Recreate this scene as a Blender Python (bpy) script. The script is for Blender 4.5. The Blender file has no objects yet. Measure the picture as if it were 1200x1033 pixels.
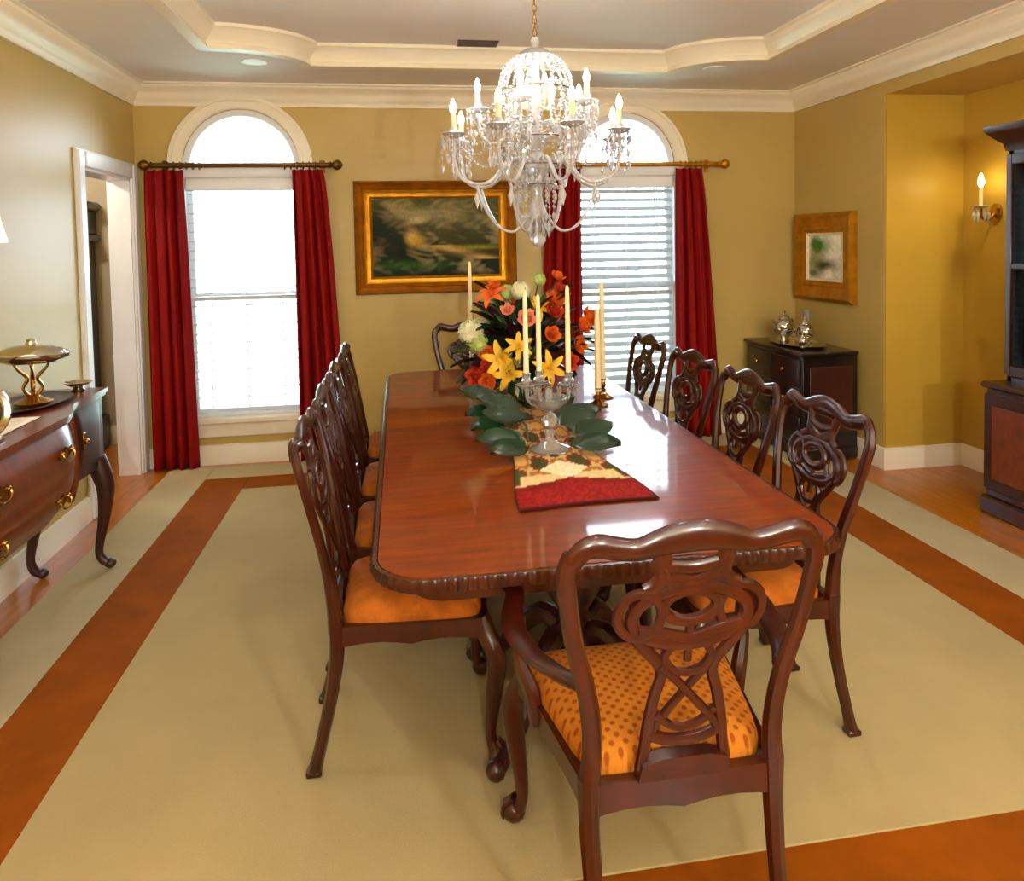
import bpy, math, random
from mathutils import Vector, Matrix
R = math.radians
random.seed(7)
sc = bpy.context.scene
COL = sc.collection

# ------------------------------------------------------------------ camera, world, exposure
cd = bpy.data.cameras.new('camera'); cam = bpy.data.objects.new('camera', cd); COL.objects.link(cam)
yaw, pitch, roll = R(8.83), R(2.5), R(1.1)
F = Vector((math.sin(yaw)*math.cos(pitch), math.cos(yaw)*math.cos(pitch), -math.sin(pitch)))
Rt = Vector((math.cos(yaw), -math.sin(yaw), 0)); Up = Rt.cross(F)
R2 = math.cos(roll)*Rt - math.sin(roll)*Up; U2 = math.sin(roll)*Rt + math.cos(roll)*Up
m = Matrix((R2, U2, -F)).transposed().to_4x4(); m.translation = Vector((0, 0, 1.55))
cam.matrix_world = m
cd.sensor_width = 36; cd.lens = 36*850/1200; cd.shift_y = -(516.5-322)/1200
cd.clip_start = .05
sc.camera = cam
sc.view_settings.view_transform = 'Standard'; sc.view_settings.look = 'None'
sc.view_settings.gamma = 1; sc.view_settings.use_curve_mapping = False
sc.view_settings.exposure = .9
w = bpy.data.worlds.new('sky'); sc.world = w; w.use_nodes = True
bg = w.node_tree.nodes['Background']
bg.inputs[0].default_value = (.70, .86, 1, 1); bg.inputs[1].default_value = 9.0
try:
    sc.cycles.use_denoising = True
    sc.cycles.max_bounces = 8; sc.cycles.diffuse_bounces = 7; sc.cycles.transparent_max_bounces = 16
    sc.cycles.caustics_reflective = False; sc.cycles.caustics_refractive = False
    sc.cycles.sample_clamp_indirect = 6
except Exception: pass

def lamp(name, kind, loc, energy, color, size=.1, rot=None, portal=False, sy=None, spot=None):
    l = bpy.data.lights.new(name, kind); l.energy = energy; l.color = color
    if kind == 'AREA':
        l.size = size
        if sy: l.shape = 'RECTANGLE'; l.size_y = sy
        else: l.shape = 'DISK'
        if portal: l.cycles.is_portal = True
    else: l.shadow_soft_size = size
    if kind == 'SPOT': l.spot_size = R(spot or 120); l.spot_blend = .6
    o = bpy.data.objects.new(name, l); COL.objects.link(o); o.location = loc
    if rot: o.rotation_euler = rot
    return o
WARM = (1, 1, .97)
for wx in (-1.087, 1.741):      # window portals guide the sky's light through the two windows
    lamp('window_portal', 'AREA', (wx, 5.62, 1.4), 1, (1, 1, 1), .8, (R(-90), 0, 0), True, 2.3)
CANS = [(-.851, 4.716), (2.136, 4.668), (-1.42, 2.2), (2.75, 2.2), (-.3, .6), (.7, .6), (1.7, .6), (-.3, -.6), (.7, -.6), (1.7, -.6)]  # real pair by the far wall, then extra cans added as fill
CAN_W = [3, 3, 10, 10, 9, 9, 9, 9, 9, 9]

# ------------------------------------------------------------------ materials
def lin(h):
    h = h.lstrip('#'); out = []
    for i in (0, 2, 4):
        c = int(h[i:i+2], 16)/255
        out.append(c/12.92 if c <= .04045 else ((c+.055)/1.055)**2.4)
    return (*out, 1)
def mat(name, col, rough=.5, metal=0, coat=0, coat_rough=.1, noise=0, scale=8, stretch=(1, 1, 1), bump=0, bscale=200, trans=0, emit=None, estr=0, ior=1.5, col2=None, spec=.5, sheen=0, attr=None, alpha=1, detail=4):
    M = bpy.data.materials.new(name); M.use_nodes = True
    nt = M.node_tree; b = nt.nodes['Principled BSDF']; I = b.inputs
    c = lin(col) if isinstance(col, str) else col
    I['Base Color'].default_value = c; I['Roughness'].default_value = rough; I['Metallic'].default_value = metal
    I['Coat Weight'].default_value = coat; I['Coat Roughness'].default_value = coat_rough
    I['Transmission Weight'].default_value = trans; I['IOR'].default_value = ior
    I['Specular IOR Level'].default_value = spec; I['Alpha'].default_value = alpha
    if sheen: I['Sheen Weight'].default_value = sheen
    if emit: I['Emission Color'].default_value = lin(emit) if isinstance(emit, str) else emit; I['Emission Strength'].default_value = estr
    if attr:
        a = nt.nodes.new('ShaderNodeAttribute'); a.attribute_name = attr; nt.links.new(a.outputs['Color'], I['Base Color'])
    if noise or bump:
        tc = nt.nodes.new('ShaderNodeTexCoord'); mp = nt.nodes.new('ShaderNodeMapping'); mp.inputs['Scale'].default_value = stretch
        nt.links.new(tc.outputs['Object'], mp.inputs['Vector'])
    if noise and not attr:
        n = nt.nodes.new('ShaderNodeTexNoise'); n.inputs['Scale'].default_value = scale; n.inputs['Detail'].default_value = detail
        nt.links.new(mp.outputs[0], n.inputs['Vector'])
        r = nt.nodes.new('ShaderNodeValToRGB'); r.color_ramp.elements[0].position = .3; r.color_ramp.elements[1].position = .7
        c2 = lin(col2) if isinstance(col2, str) else None
        r.color_ramp.elements[0].color = c2 or tuple(max(0, x*(1-noise)) for x in c[:3])+(1,)
        r.color_ramp.elements[1].color = c if c2 else tuple(min(1, x*(1+noise)) for x in c[:3])+(1,)
        nt.links.new(n.outputs['Fac'], r.inputs[0]); nt.links.new(r.outputs[0], I['Base Color'])
    if bump:
        n2 = nt.nodes.new('ShaderNodeTexNoise'); n2.inputs['Scale'].default_value = bscale; n2.inputs['Detail'].default_value = 3
        nt.links.new(tc.outputs['Object'], n2.inputs['Vector'])
        bp = nt.nodes.new('ShaderNodeBump'); bp.inputs['Strength'].default_value = bump; bp.inputs['Distance'].default_value = .01
        nt.links.new(n2.outputs['Fac'], bp.inputs['Height']); nt.links.new(bp.outputs[0], I['Normal'])
    return M
M = {}
M['wall'] = mat('wall_paint', '#bda35c', .42, noise=.03, scale=3, spec=.45)
M['niche_glow_wall'] = mat('wall_paint_niche_glow', '#bb9838', .42, noise=.03, scale=3, spec=.45)  # wall paint with the niche's warm lamplight put into the colour
M['hall'] = mat('hall_paint', '#b9ad92', .6, noise=.03, scale=3)
M['ceil'] = mat('ceiling_paint', '#e8e4e0', .7, noise=.02, scale=2)
M['trim'] = mat('trim_paint', '#efe6cf', .35, noise=.02, scale=4)
M['floor'] = mat('floor_wood', '#a95f0c', .3, coat=.3, coat_rough=.2, noise=.25, scale=5, stretch=(8, .6, 1))
M['field'] = mat('carpet_beige', '#a99669', .95, noise=.07, scale=2.2, bump=.25, bscale=350, spec=.1)
M['band'] = mat('carpet_rust', '#874404', .9, noise=.14, scale=5, bump=.2, bscale=300, spec=.08)
M['border'] = mat('carpet_cream', '#b0a07a', .95, noise=.06, scale=3, bump=.25, bscale=350, spec=.1)
M['top'] = mat('mahogany_top', '#782c00', .4, coat=.55, coat_rough=.05, noise=.3, scale=4, stretch=(1.2, 9, 1), spec=.1)
M['top'].node_tree.nodes['Principled BSDF'].inputs['Coat IOR'].default_value = 1.5
M['wood'] = mat('mahogany', '#360d02', .28, coat=.3, coat_rough=.12, noise=.35, scale=6, stretch=(4, 4, 1))
M['dark'] = mat('dark_mahogany', '#340f04', .42, coat=.12, coat_rough=.15, noise=.35, scale=6, stretch=(4, 4, 1))
M['side'] = mat('sideboard_wood', '#6a2804', .32, coat=.3, coat_rough=.12, noise=.3, scale=5, stretch=(3, 8, 3))
M['black'] = mat('ebonised_wood', '#140a07', .3, coat=.35, coat_rough=.12, noise=.3, scale=6)
M['orange'] = mat('orange_fabric', '#a85a14', .85, noise=.22, scale=25, bump=.2, bscale=400, spec=.2)
M['cream'] = mat('cream_fabric', '#efe0bd', .8, noise=.05, scale=12, bump=.1)
M['red'] = mat('curtain_red', '#840402', .7, noise=.12, scale=4, stretch=(6, 6, .3), spec=.2)
M['brass'] = mat('brass', '#b98c3a', .22, 1, noise=.1, scale=20)
M['gold'] = mat('gilt', '#b97d10', .42, .75, noise=.22, scale=14)
M['gold2'] = mat('gilt_dark', '#a8680e', .4, .6, noise=.25, scale=14)
M['silver'] = mat('silver', '#d9d6cf', .12, 1, noise=.04, scale=9)
M['iron'] = mat('bronze_rod', '#6e4d20', .35, .7, noise=.15, scale=12)
M['glass'] = mat('crystal', '#f6f6f8', .07, trans=.55, noise=.02, scale=5, ior=1.5)
M['cutglass'] = mat('cut_glass', '#f6f4ee', .05, trans=.8, noise=.02, scale=5)
M['wax'] = mat('ivory_wax', '#f1dfae', .5, noise=.03, scale=6)
M['bulb'] = mat('lit_bulb', '#fff2d0', .4, emit=(1, .95, .82, 1), estr=80)
M['bulb2'] = mat('lit_sconce_bulb', '#fff2d0', .4, emit=(1, .78, .4, 1), estr=22)
M['shade'] = mat('lamp_shade', '#f3ecdd', .8, noise=.02, trans=.0, emit=(1, .9, .72, 1), estr=.35)
M['canglow'] = mat('downlight_glow', '#fff4e0', .4, emit=(1, .86, .66, 1), estr=1.2)
M['blind'] = mat('blind_white', '#b9c2c9', .5, noise=.02, scale=5)
M['white'] = mat('white_paint', '#eceef0', .35, noise=.02, scale=5)
M['leafd'] = mat('leaf_dark', '#16301a', .22, coat=.4, noise=.35, scale=12)
M['leafg'] = mat('leaf_green', '#4c6a24', .4, noise=.3, scale=12)
M['leafb'] = mat('leaf_burgundy', '#3a0d10', .4, noise=.3, scale=12)
M['stem'] = mat('stem_green', '#3d4a1c', .6, noise=.2)
for k, c in dict(f_orange='#dd6418', f_red='#b8300c', f_yellow='#e6b423', f_cream='#e9e6b8', f_pink='#e5916e', f_green='#b8c46a').items():
    M[k] = mat(k, c, .6, noise=.18, scale=30)
M['lawn'] = mat('lawn', '#9fb39a', .9, noise=.2, scale=.5)
M['marble'] = mat('porcelain', '#efe9da', .2, noise=.03)
M['lace'] = mat('white_lace', '#efe7d2', .9, noise=.08, scale=60, bump=.3)
M['darkglass'] = mat('cabinet_inside', '#1a0c06', .4, noise=.2)
def pane_mat():
    Mt = bpy.data.materials.new('window_glass'); Mt.use_nodes = True; nt = Mt.node_tree
    for n in list(nt.nodes): nt.nodes.remove(n)
    o = nt.nodes.new('ShaderNodeOutputMaterial'); mx = nt.nodes.new('ShaderNodeMixShader')
    t = nt.nodes.new('ShaderNodeBsdfTransparent'); g = nt.nodes.new('ShaderNodeBsdfGlossy'); g.inputs['Roughness'].default_value = .02
    f = nt.nodes.new('ShaderNodeFresnel'); f.inputs[0].default_value = 1.45
    nt.links.new(f.outputs[0], mx.inputs[0]); nt.links.new(t.outputs[0], mx.inputs[1]); nt.links.new(g.outputs[0], mx.inputs[2]); nt.links.new(mx.outputs[0], o.inputs[0])
    return Mt
M['pane'] = pane_mat()
def diamond_fabric():
    Mt = M['orange'].copy(); Mt.name = 'orange_diamond_fabric'; nt = Mt.node_tree; b = nt.nodes['Principled BSDF']
    tc = nt.nodes.new('ShaderNodeTexCoord'); mp = nt.nodes.new('ShaderNodeMapping'); mp.inputs['Rotation'].default_value = (0, 0, R(45)); mp.inputs['Scale'].default_value = (1, 1, 0)
    ck = nt.nodes.new('ShaderNodeTexVoronoi'); ck.inputs['Scale'].default_value = 46; ck.inputs['Randomness'].default_value = 0
    rp = nt.nodes.new('ShaderNodeValToRGB'); rp.color_ramp.elements[0].position = .2; rp.color_ramp.elements[1].position = .34
    rp.color_ramp.elements[0].color = lin('#8a420a'); rp.color_ramp.elements[1].color = lin('#b56c18')
    nt.links.new(tc.outputs['Object'], mp.inputs[0]); nt.links.new(mp.outputs[0], ck.inputs['Vector']); nt.links.new(ck.outputs['Distance'], rp.inputs[0]); nt.links.new(rp.outputs[0], b.inputs['Base Color'])
    return Mt
M['diamond'] = diamond_fabric()
M['paint'] = mat('oil_paint', '#556644', .6, attr='Col', bump=.1, bscale=90, spec=.15)
M['runner'] = mat('runner_weave', '#a02010', .9, attr='Col', bump=.2, bscale=300, spec=.15)

# ------------------------------------------------------------------ geometry helper
class G:
    def __init__(s): s.V = []; s.F = []; s.M = Matrix(); s.C = []
    def add(s, vs, fs):
        n = len(s.V); s.V += [s.M @ Vector(v) for v in vs]; s.F += [tuple(i+n for i in f) for f in fs]; return s
    def box(s, x0, x1, y0, y1, z0, z1, b=0):
        if b <= 0:
            return s.add([(x, y, z) for x in (x0, x1) for y in (y0, y1) for z in (z0, z1)], [(0, 1, 3, 2), (4, 6, 7, 5), (0, 4, 5, 1), (2, 3, 7, 6), (0, 2, 6, 4), (1, 5, 7, 3)])
        b = min(b, (x1-x0)/2.01, (y1-y0)/2.01, (z1-z0)/2.01)
        bm_v = []; idx = {}
        X = (x0, x1); Y = (y0, y1); Z = (z0, z1)
        for i in (0, 1):
            for j in (0, 1):
                for k in (0, 1):
                    for a in range(3):
                        p = [X[i], Y[j], Z[k]]; sg = [1-2*i, 1-2*j, 1-2*k]
                        for q in range(3):
                            if q != a: p[q] += sg[q]*b
                        idx[i, j, k, a] = len(bm_v); bm_v.append(p)
        f = []
        def ori(q):  # orient outwards
            c = Vector(((x0+x1)/2, (y0+y1)/2, (z0+z1)/2)); p = [Vector(bm_v[i]) for i in q]
            nn = (p[1]-p[0]).cross(p[2]-p[0]); mid = sum(p, Vector())/len(p)
            f.append(tuple(q) if nn.dot(mid-c) > 0 else tuple(reversed(q)))
        for i in (0, 1): ori([idx[i, j, k, 0] for j, k in ((0, 0), (1, 0), (1, 1), (0, 1))])
        for j in (0, 1): ori([idx[i, j, k, 1] for i, k in ((0, 0), (1, 0), (1, 1), (0, 1))])
        for k in (0, 1): ori([idx[i, j, k, 2] for i, j in ((0, 0), (1, 0), (1, 1), (0, 1))])
        for i in (0, 1):
            for j in (0, 1): ori([idx[i, j, 0, 0], idx[i, j, 0, 1], idx[i, j, 1, 1], idx[i, j, 1, 0]])
            for k in (0, 1): ori([idx[i, 0, k, 0], idx[i, 0, k, 2], idx[i, 1, k, 2], idx[i, 1, k, 0]])
        for j in (0, 1):
            for k in (0, 1): ori([idx[0, j, k, 1], idx[0, j, k, 2], idx[1, j, k, 2], idx[1, j, k, 1]])
        for i in (0, 1):
            for j in (0, 1):
                for k in (0, 1): ori([idx[i, j, k, 0], idx[i, j, k, 1], idx[i, j, k, 2]])
        return s.add(bm_v, f)
    def tube(s, pts, r, n=8, up=None, t=None, closed=False, cap=True, sub=0):
        """sweep an ellipse (half-width r across, half-thickness t) along pts; up fixes the thickness direction"""
        P = [Vector(p) for p in pts]
        rr = list(r) if isinstance(r, (list, tuple)) else [r]*len(P)
        tt = list(t) if isinstance(t, (list, tuple)) else ([t]*len(P) if t else rr)
        if sub: P, rr, tt = smooth_path(P, rr, tt, sub, closed)
        N = len(P); prev = None; vs = []; fs = []
        for i in range(N):
            if closed: T = P[(i+1) % N]-P[i-1]
            else: T = P[min(i+1, N-1)]-P[max(i-1, 0)]
            T.normalize()
            if up is not None: a = T.cross(Vector(up))
            elif prev is None: a = T.cross(Vector((0, 0, 1)) if abs(T.z) < .9 else Vector((0, 1, 0)))
            else: a = prev - T*prev.dot(T)
            if a.length < 1e-6: a = T.orthogonal()
            a.normalize(); prev = a; b = a.cross(T)
            for k in range(n):
                th = 2*math.pi*k/n; vs.append(P[i]+a*(rr[i]*math.cos(th))+b*(tt[i]*math.sin(th)))
        for i in range(N if closed else N-1):
            for k in range(n):
                k2 = (k+1) % n; j = (i+1) % N; fs.append((i*n+k, j*n+k, j*n+k2, i*n+k2))
        if cap and not closed: fs += [tuple(range(n)), tuple(reversed(range((N-1)*n, N*n)))]
        return s.add(vs, fs)
    def lathe(s, prof, n=16, o=(0, 0, 0), sx=1, sy=1):
        vs = []; fs = []
        for (r, z) in prof:
            for k in range(n):
                th = 2*math.pi*k/n; vs.append((o[0]+r*sx*math.cos(th), o[1]+r*sy*math.sin(th), o[2]+z))
        for i in range(len(prof)-1):
            for k in range(n):
                k2 = (k+1) % n; fs.append((i*n+k, i*n+k2, (i+1)*n+k2, (i+1)*n+k))
        fs += [tuple(reversed(range(n))), tuple(range((len(prof)-1)*n, len(prof)*n))]
        return s.add(vs, fs)
    def ball(s, c, r, n=10, m=6, sz=1):
        return s.lathe([(max(1e-4, r*math.sin(math.pi*i/m)), -r*sz*math.cos(math.pi*i/m)) for i in range(m+1)], n, c)
    def octa(s, c, r, h0, h1, n=4):
        vs = [(c[0], c[1], c[2]+h0)]+[(c[0]+r*math.cos(2*math.pi*k/n), c[1]+r*math.sin(2*math.pi*k/n), c[2]) for k in range(n)]+[(c[0], c[1], c[2]-h1)]
        return s.add(vs, [(0, 1+k, 1+(k+1) % n) for k in range(n)]+[(n+1, 1+(k+1) % n, 1+k) for k in range(n)])
    def prism(s, poly, a, b, f=lambda u, v, d: (u, v, d)):
        n = len(poly); vs = [f(u, v, a) for u, v in poly]+[f(u, v, b) for u, v in poly]
        return s.add(vs, [tuple(reversed(range(n))), tuple(range(n, 2*n))]+[(i, (i+1) % n, n+(i+1) % n, n+i) for i in range(n)])
    def grid(s, fn, nu, nv):
        vs = [fn(i/nu, j/nv) for j in range(nv+1) for i in range(nu+1)]
        return s.add(vs, [(j*(nu+1)+i, j*(nu+1)+i+1, (j+1)*(nu+1)+i+1, (j+1)*(nu+1)+i) for j in range(nv) for i in range(nu)])
    def sweep(s, path, prof, closed=False):
        """moulding: prof [(out, z)] mitred along an XY path; out is to the left of travel"""
        P = [Vector((p[0], p[1])) for p in path]; N = len(P); k = len(prof); vs = []; fs = []
        for i in range(N):
            d1 = (P[i]-P[i-1]) if (closed or i > 0) else (P[1]-P[0]); d2 = (P[(i+1) % N]-P[i]) if (closed or i < N-1) else d1
            d1 = d1.normalized(); d2 = d2.normalized(); n1 = Vector((-d1.y, d1.x)); n2 = Vector((-d2.y, d2.x))
            bis = n1+n2; bis = bis/max(.2, bis.dot(n1)) if bis.length > 1e-5 else n1
            for (o, z) in prof: vs.append((P[i].x+bis.x*o, P[i].y+bis.y*o, z))
        for i in range(N if closed else N-1):
            j = (i+1) % N
            for a in range(k):
                b = (a+1) % k; fs.append((i*k+a, j*k+a, j*k+b, i*k+b))
        if not closed: fs += [tuple(range(k)), tuple(reversed(range((N-1)*k, N*k)))]
        return s.add(vs, fs)
def smooth_path(P, r, t, sub, closed):
    N = len(P); o, ro, to = [], [], []
    def g(L, i): return L[i % N] if closed else L[max(0, min(N-1, i))]
    def cr(a, b, c, d, u): return .5*((2*b)+(c-a)*u+(2*a-5*b+4*c-d)*u*u+(3*b-a-3*c+d)*u**3)
    for i in range(N if closed else N-1):
        for k in range(sub):
            u = k/sub
            o.append(cr(g(P, i-1), g(P, i), g(P, i+1), g(P, i+2), u))
            ro.append(max(1e-4, cr(g(r, i-1), g(r, i), g(r, i+1), g(r, i+2), u))); to.append(max(1e-4, cr(g(t, i-1), g(t, i), g(t, i+1), g(t, i+2), u)))
    if not closed: o.append(P[-1]); ro.append(r[-1]); to.append(t[-1])
    return o, ro, to
def mesh(name, g, mt, ang=40):
    me = bpy.data.meshes.new(name); me.from_pydata([tuple(v) for v in g.V], [], g.F); me.validate()
    bm_fix(me)
    me.materials.append(mt if not isinstance(mt, str) else M[mt])
    if ang:
        me.shade_smooth(); me.set_sharp_from_angle(angle=R(ang))
    if g.C:
        ca = me.color_attributes.new('Col', 'FLOAT_COLOR', 'POINT')
        for i, c in enumerate(g.C): ca.data[i].color = c
    return me
import bmesh
def bm_fix(me):
    b = bmesh.new(); b.from_mesh(me); bmesh.ops.recalc_face_normals(b, faces=b.faces); b.to_mesh(me); b.free()
def obj(name, g, mt, parent=None, ang=40, label=None):
    o = bpy.data.objects.new(name, g if isinstance(g, bpy.types.Mesh) else mesh(name, g, mt, ang)); COL.objects.link(o)
    if parent: o.parent = parent
    if label: o['label'] = label
    return o
def inst(name, me, parent, mtx=None, label=None):
    o = bpy.data.objects.new(name, me); COL.objects.link(o); o.parent = parent
    if mtx is not None: o.matrix_basis = mtx
    if label: o['label'] = label
    return o
def tag(o, label, cat, group=None, kind=None):
    o['label'] = label; o['category'] = cat
    if group: o['group'] = group
    if kind: o['kind'] = kind
    return o
def thing(name, label, cat, loc=(0, 0, 0), rz=0, group=None):
    o = bpy.data.objects.new(name, None); COL.objects.link(o); o.location = loc; o.rotation_euler = (0, 0, rz)
    o.empty_display_size = .05
    return tag(o, label, cat, group)
def struct(name, g, mt, parent=None, ang=40):
    o = obj(name, g, mt, parent, ang)
    if not parent: o['kind'] = 'structure'
    return o
def copy_tree(o, parent=None):
    c = o.copy(); COL.objects.link(c)
    if parent: c.parent = parent
    for ch in list(o.children): copy_tree(ch, c)
    return c

# ------------------------------------------------------------------ room shell
XL, XR, YF, ZC, YN = -1.80, 3.15, 5.42, 2.70, -2.0
XN, YNI, ZN = 3.72, 4.33, 2.47       # niche back, niche far wall, niche ceiling
struct('floor', G().box(-3.4, XN+.15, YN-.15, 6.4, -.1, 0), 'floor')
# far wall with two arched openings
WX = (-1.087, 1.741); HW = .40; ZS, ZT = .30, 2.135
def yplane(u, v, d): return (u, d, v)
g = G(); Y0, Y1 = YF, YF+.16
xs = [XL-.15, WX[0]-HW, WX[0]+HW, WX[1]-HW, WX[1]+HW, XN+.15]
for a, b in ((0, 1), (2, 3), (4, 5)): g.box(xs[a], xs[b], Y0, Y1, 0, 2.95)
for c in WX:
    g.box(c-HW, c+HW, Y0, Y1, 0, ZS)
    arc = [(c+HW*math.cos(math.pi*k/24), ZT+HW*math.sin(math.pi*k/24)) for k in range(25)]
    L = arc[12:]+[(c-HW, 2.95), (c, 2.95)]; Rr = arc[:13]+[(c, 2.95), (c+HW, 2.95)]
    g.prism(L, Y0, Y1, yplane); g.prism(Rr, Y0, Y1, yplane)
struct('wall_far', g, 'wall', ang=20)
# left wall with doorway
DY0, DY1, DZ = 4.54, 5.30, 2.04
g = G().box(XL-.14, XL, YN, DY0, 0, 2.95).box(XL-.14, XL, DY1, YF, 0, 2.95).box(XL-.14, XL, DY0, DY1, DZ, 2.95)
struct('wall_left', g, 'wall')
# right: chest wall stub, niche far wall, niche back, header, near return
g = G().box(XR, XN+.15, YNI, YF+.01, 0, 2.95)
struct('wall_right', g, 'wall')
struct('wall_niche', G().box(XN, XN+.15, YN, YNI, 0, 2.95), 'niche_glow_wall')
struct('wall_niche_end', G().box(XR+.004, XN, YNI-.01, YNI, 0, ZN), 'niche_glow_wall')  # thin facing slab that carries the warm-light tint
g = G().box(XR, XN, .3, YNI, ZN, 2.95)
struct('wall_header', g, 'wall')
struct('wall_return', G().box(XR, XN, YN, .3, 0, 2.95), 'wall')
struct('wall_near', G().box(XL-.14, XN+.15, YN-.15, YN, 0, 2.95), 'wall')
# ceiling with tray
TX0, TX1, TYF, TYN, AX, AY = -1.06, 2.385, 4.80, -1.0, .53, .38
def tray_path():
    p = []
    for (cx, cy, a0) in ((TX1, TYN, 90), (TX1, TYF, 180), (TX0, TYF, 270), (TX0, TYN, 0)):
        seg = []
        for k in range(13):
            th = R(a0+90*k/12); seg.append((cx+AX*math.cos(th), cy+AY*math.sin(th)))
        p += list(reversed(seg))
    return p
tp = tray_path()
b = bmesh.new()
outer = [(XL-.14, YN-.1), (XN+.1, YN-.1), (XN+.1, YF+.1), (XL-.14, YF+.1)]
def loop(bm_, pts, z):
    vs = [bm_.verts.new((x, y, z)) for x, y in pts]
    return [bm_.edges.new((vs[i], vs[(i+1) % len(vs)])) for i in range(len(vs))]
ed = loop(b, outer, ZC)+loop(b, tp, ZC)
bmesh.ops.triangle_fill(b, edges=ed, use_beauty=True)
me = bpy.data.meshes.new('ceiling'); b.to_mesh(me); b.free(); me.materials.append(M['ceil'])
ce = bpy.data.objects.new('ceiling', me); COL.objects.link(ce); ce['kind'] = 'structure'
ZTR = 2.83
obj('tray_ceiling', G().box(TX0-.12, TX1+.12, TYN-.12, TYF+.12, ZTR, ZTR+.05), 'ceil', ce)
# is the path clockwise? make "left of travel" point into the tray
area = sum(tp[i-1][0]*tp[i][1]-tp[i][0]*tp[i-1][1] for i in range(len(tp)))
if area < 0: tp = tp[::-1]
prof = [(-.06, ZC-.004), (.012, ZC-.004), (.012, ZC+.018), (-.0, ZC+.03), (.012, ZC+.05), (.035, ZC+.075), (.05, ZC+.105), (.065, ZC+.11), (.065, ZTR+.01), (-.06, ZTR+.01)]
struct('trim_tray', G().sweep(tp, prof, True), 'trim', ang=50)
# crown moulding: travel so that the room is to the left (counter-clockwise)
cprof = [(-.01, 2.55), (.014, 2.55), (.018, 2.575), (.03, 2.585), (.04, 2.615), (.065, 2.65), (.09, 2.665), (.095, 2.685), (.11, 2.69), (.11, ZC+.005), (-.01, ZC+.005)]
struct('trim_crown', G().sweep([(XL, YN), (XR, YN), (XR, YF), (XL, YF)], cprof, True), 'trim', ang=50)
# baseboards
bprof = [(-.005, 0), (.018, 0), (.018, .115), (.012, .13), (.012, .14), (-.005, .145)]
def base(name, path): struct(name, G().sweep(path, bprof), 'trim', ang=30)
base('baseboard_left', [(XL, DY0-.1), (XL, YN)])
base('baseboard_far', [(XR, YF), (XL, YF), (XL, DY1+.1)])
base('baseboard_right', [(XN, .3), (XN, YNI-.01), (XR, YNI-.01), (XR, YF)])
# doorway casing
dr = bpy.data.objects.new('door_1', None); COL.objects.link(dr); dr['kind'] = 'structure'
def casing_prof(x0): pass
for nm, y0, y1, z0, z1 in (('casing_side', DY0-.1, DY0, 0, DZ+.1), ('casing_side', DY1, DY1+.10, 0, DZ+.1), ('casing_head', DY0, DY1, DZ, DZ+.1)):
    obj(nm, G().box(XL, XL+.02, y0, y1, z0, z1, .004).box(XL+.015, XL+.03, y0+.012, y1-.012, z0, z1-.012, .005), 'white', dr)
obj('jamb', G().box(XL-.14, XL+.004, DY0-.002, DY0+.018, 0, DZ), 'white', dr); obj('jamb', G().box(XL-.14, XL+.004, DY1-.018, DY1+.002, 0, DZ), 'white', dr)
obj('jamb', G().box(XL-.14, XL+.004, DY0, DY1, DZ-.018, DZ), 'white', dr)
# hall beyond
struct('wall_hall_end', G().box(-3.4, XL-.14, 6.2, 6.3, 0, 2.6), 'hall')
struct('wall_hall_side', G().box(-3.4, -3.3, 3.4, 6.2, 0, 2.6), 'hall')
struct('wall_hall_back', G().box(-3.4, XL-.14, 3.3, 3.4, 0, 2.6), 'hall')
struct('wall_hall_window', G().box(XL-.14, XL-.02, YF, 6.2, 0, 2.6), 'hall')
struct('ceiling_hall', G().box(-3.4, XL-.14, 3.3, 6.3, 2.6, 2.68), 'ceil')
struct('baseboard_hall', G().sweep([(XL-.14, 6.2), (-3.3, 6.2)], bprof), 'trim')

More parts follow.
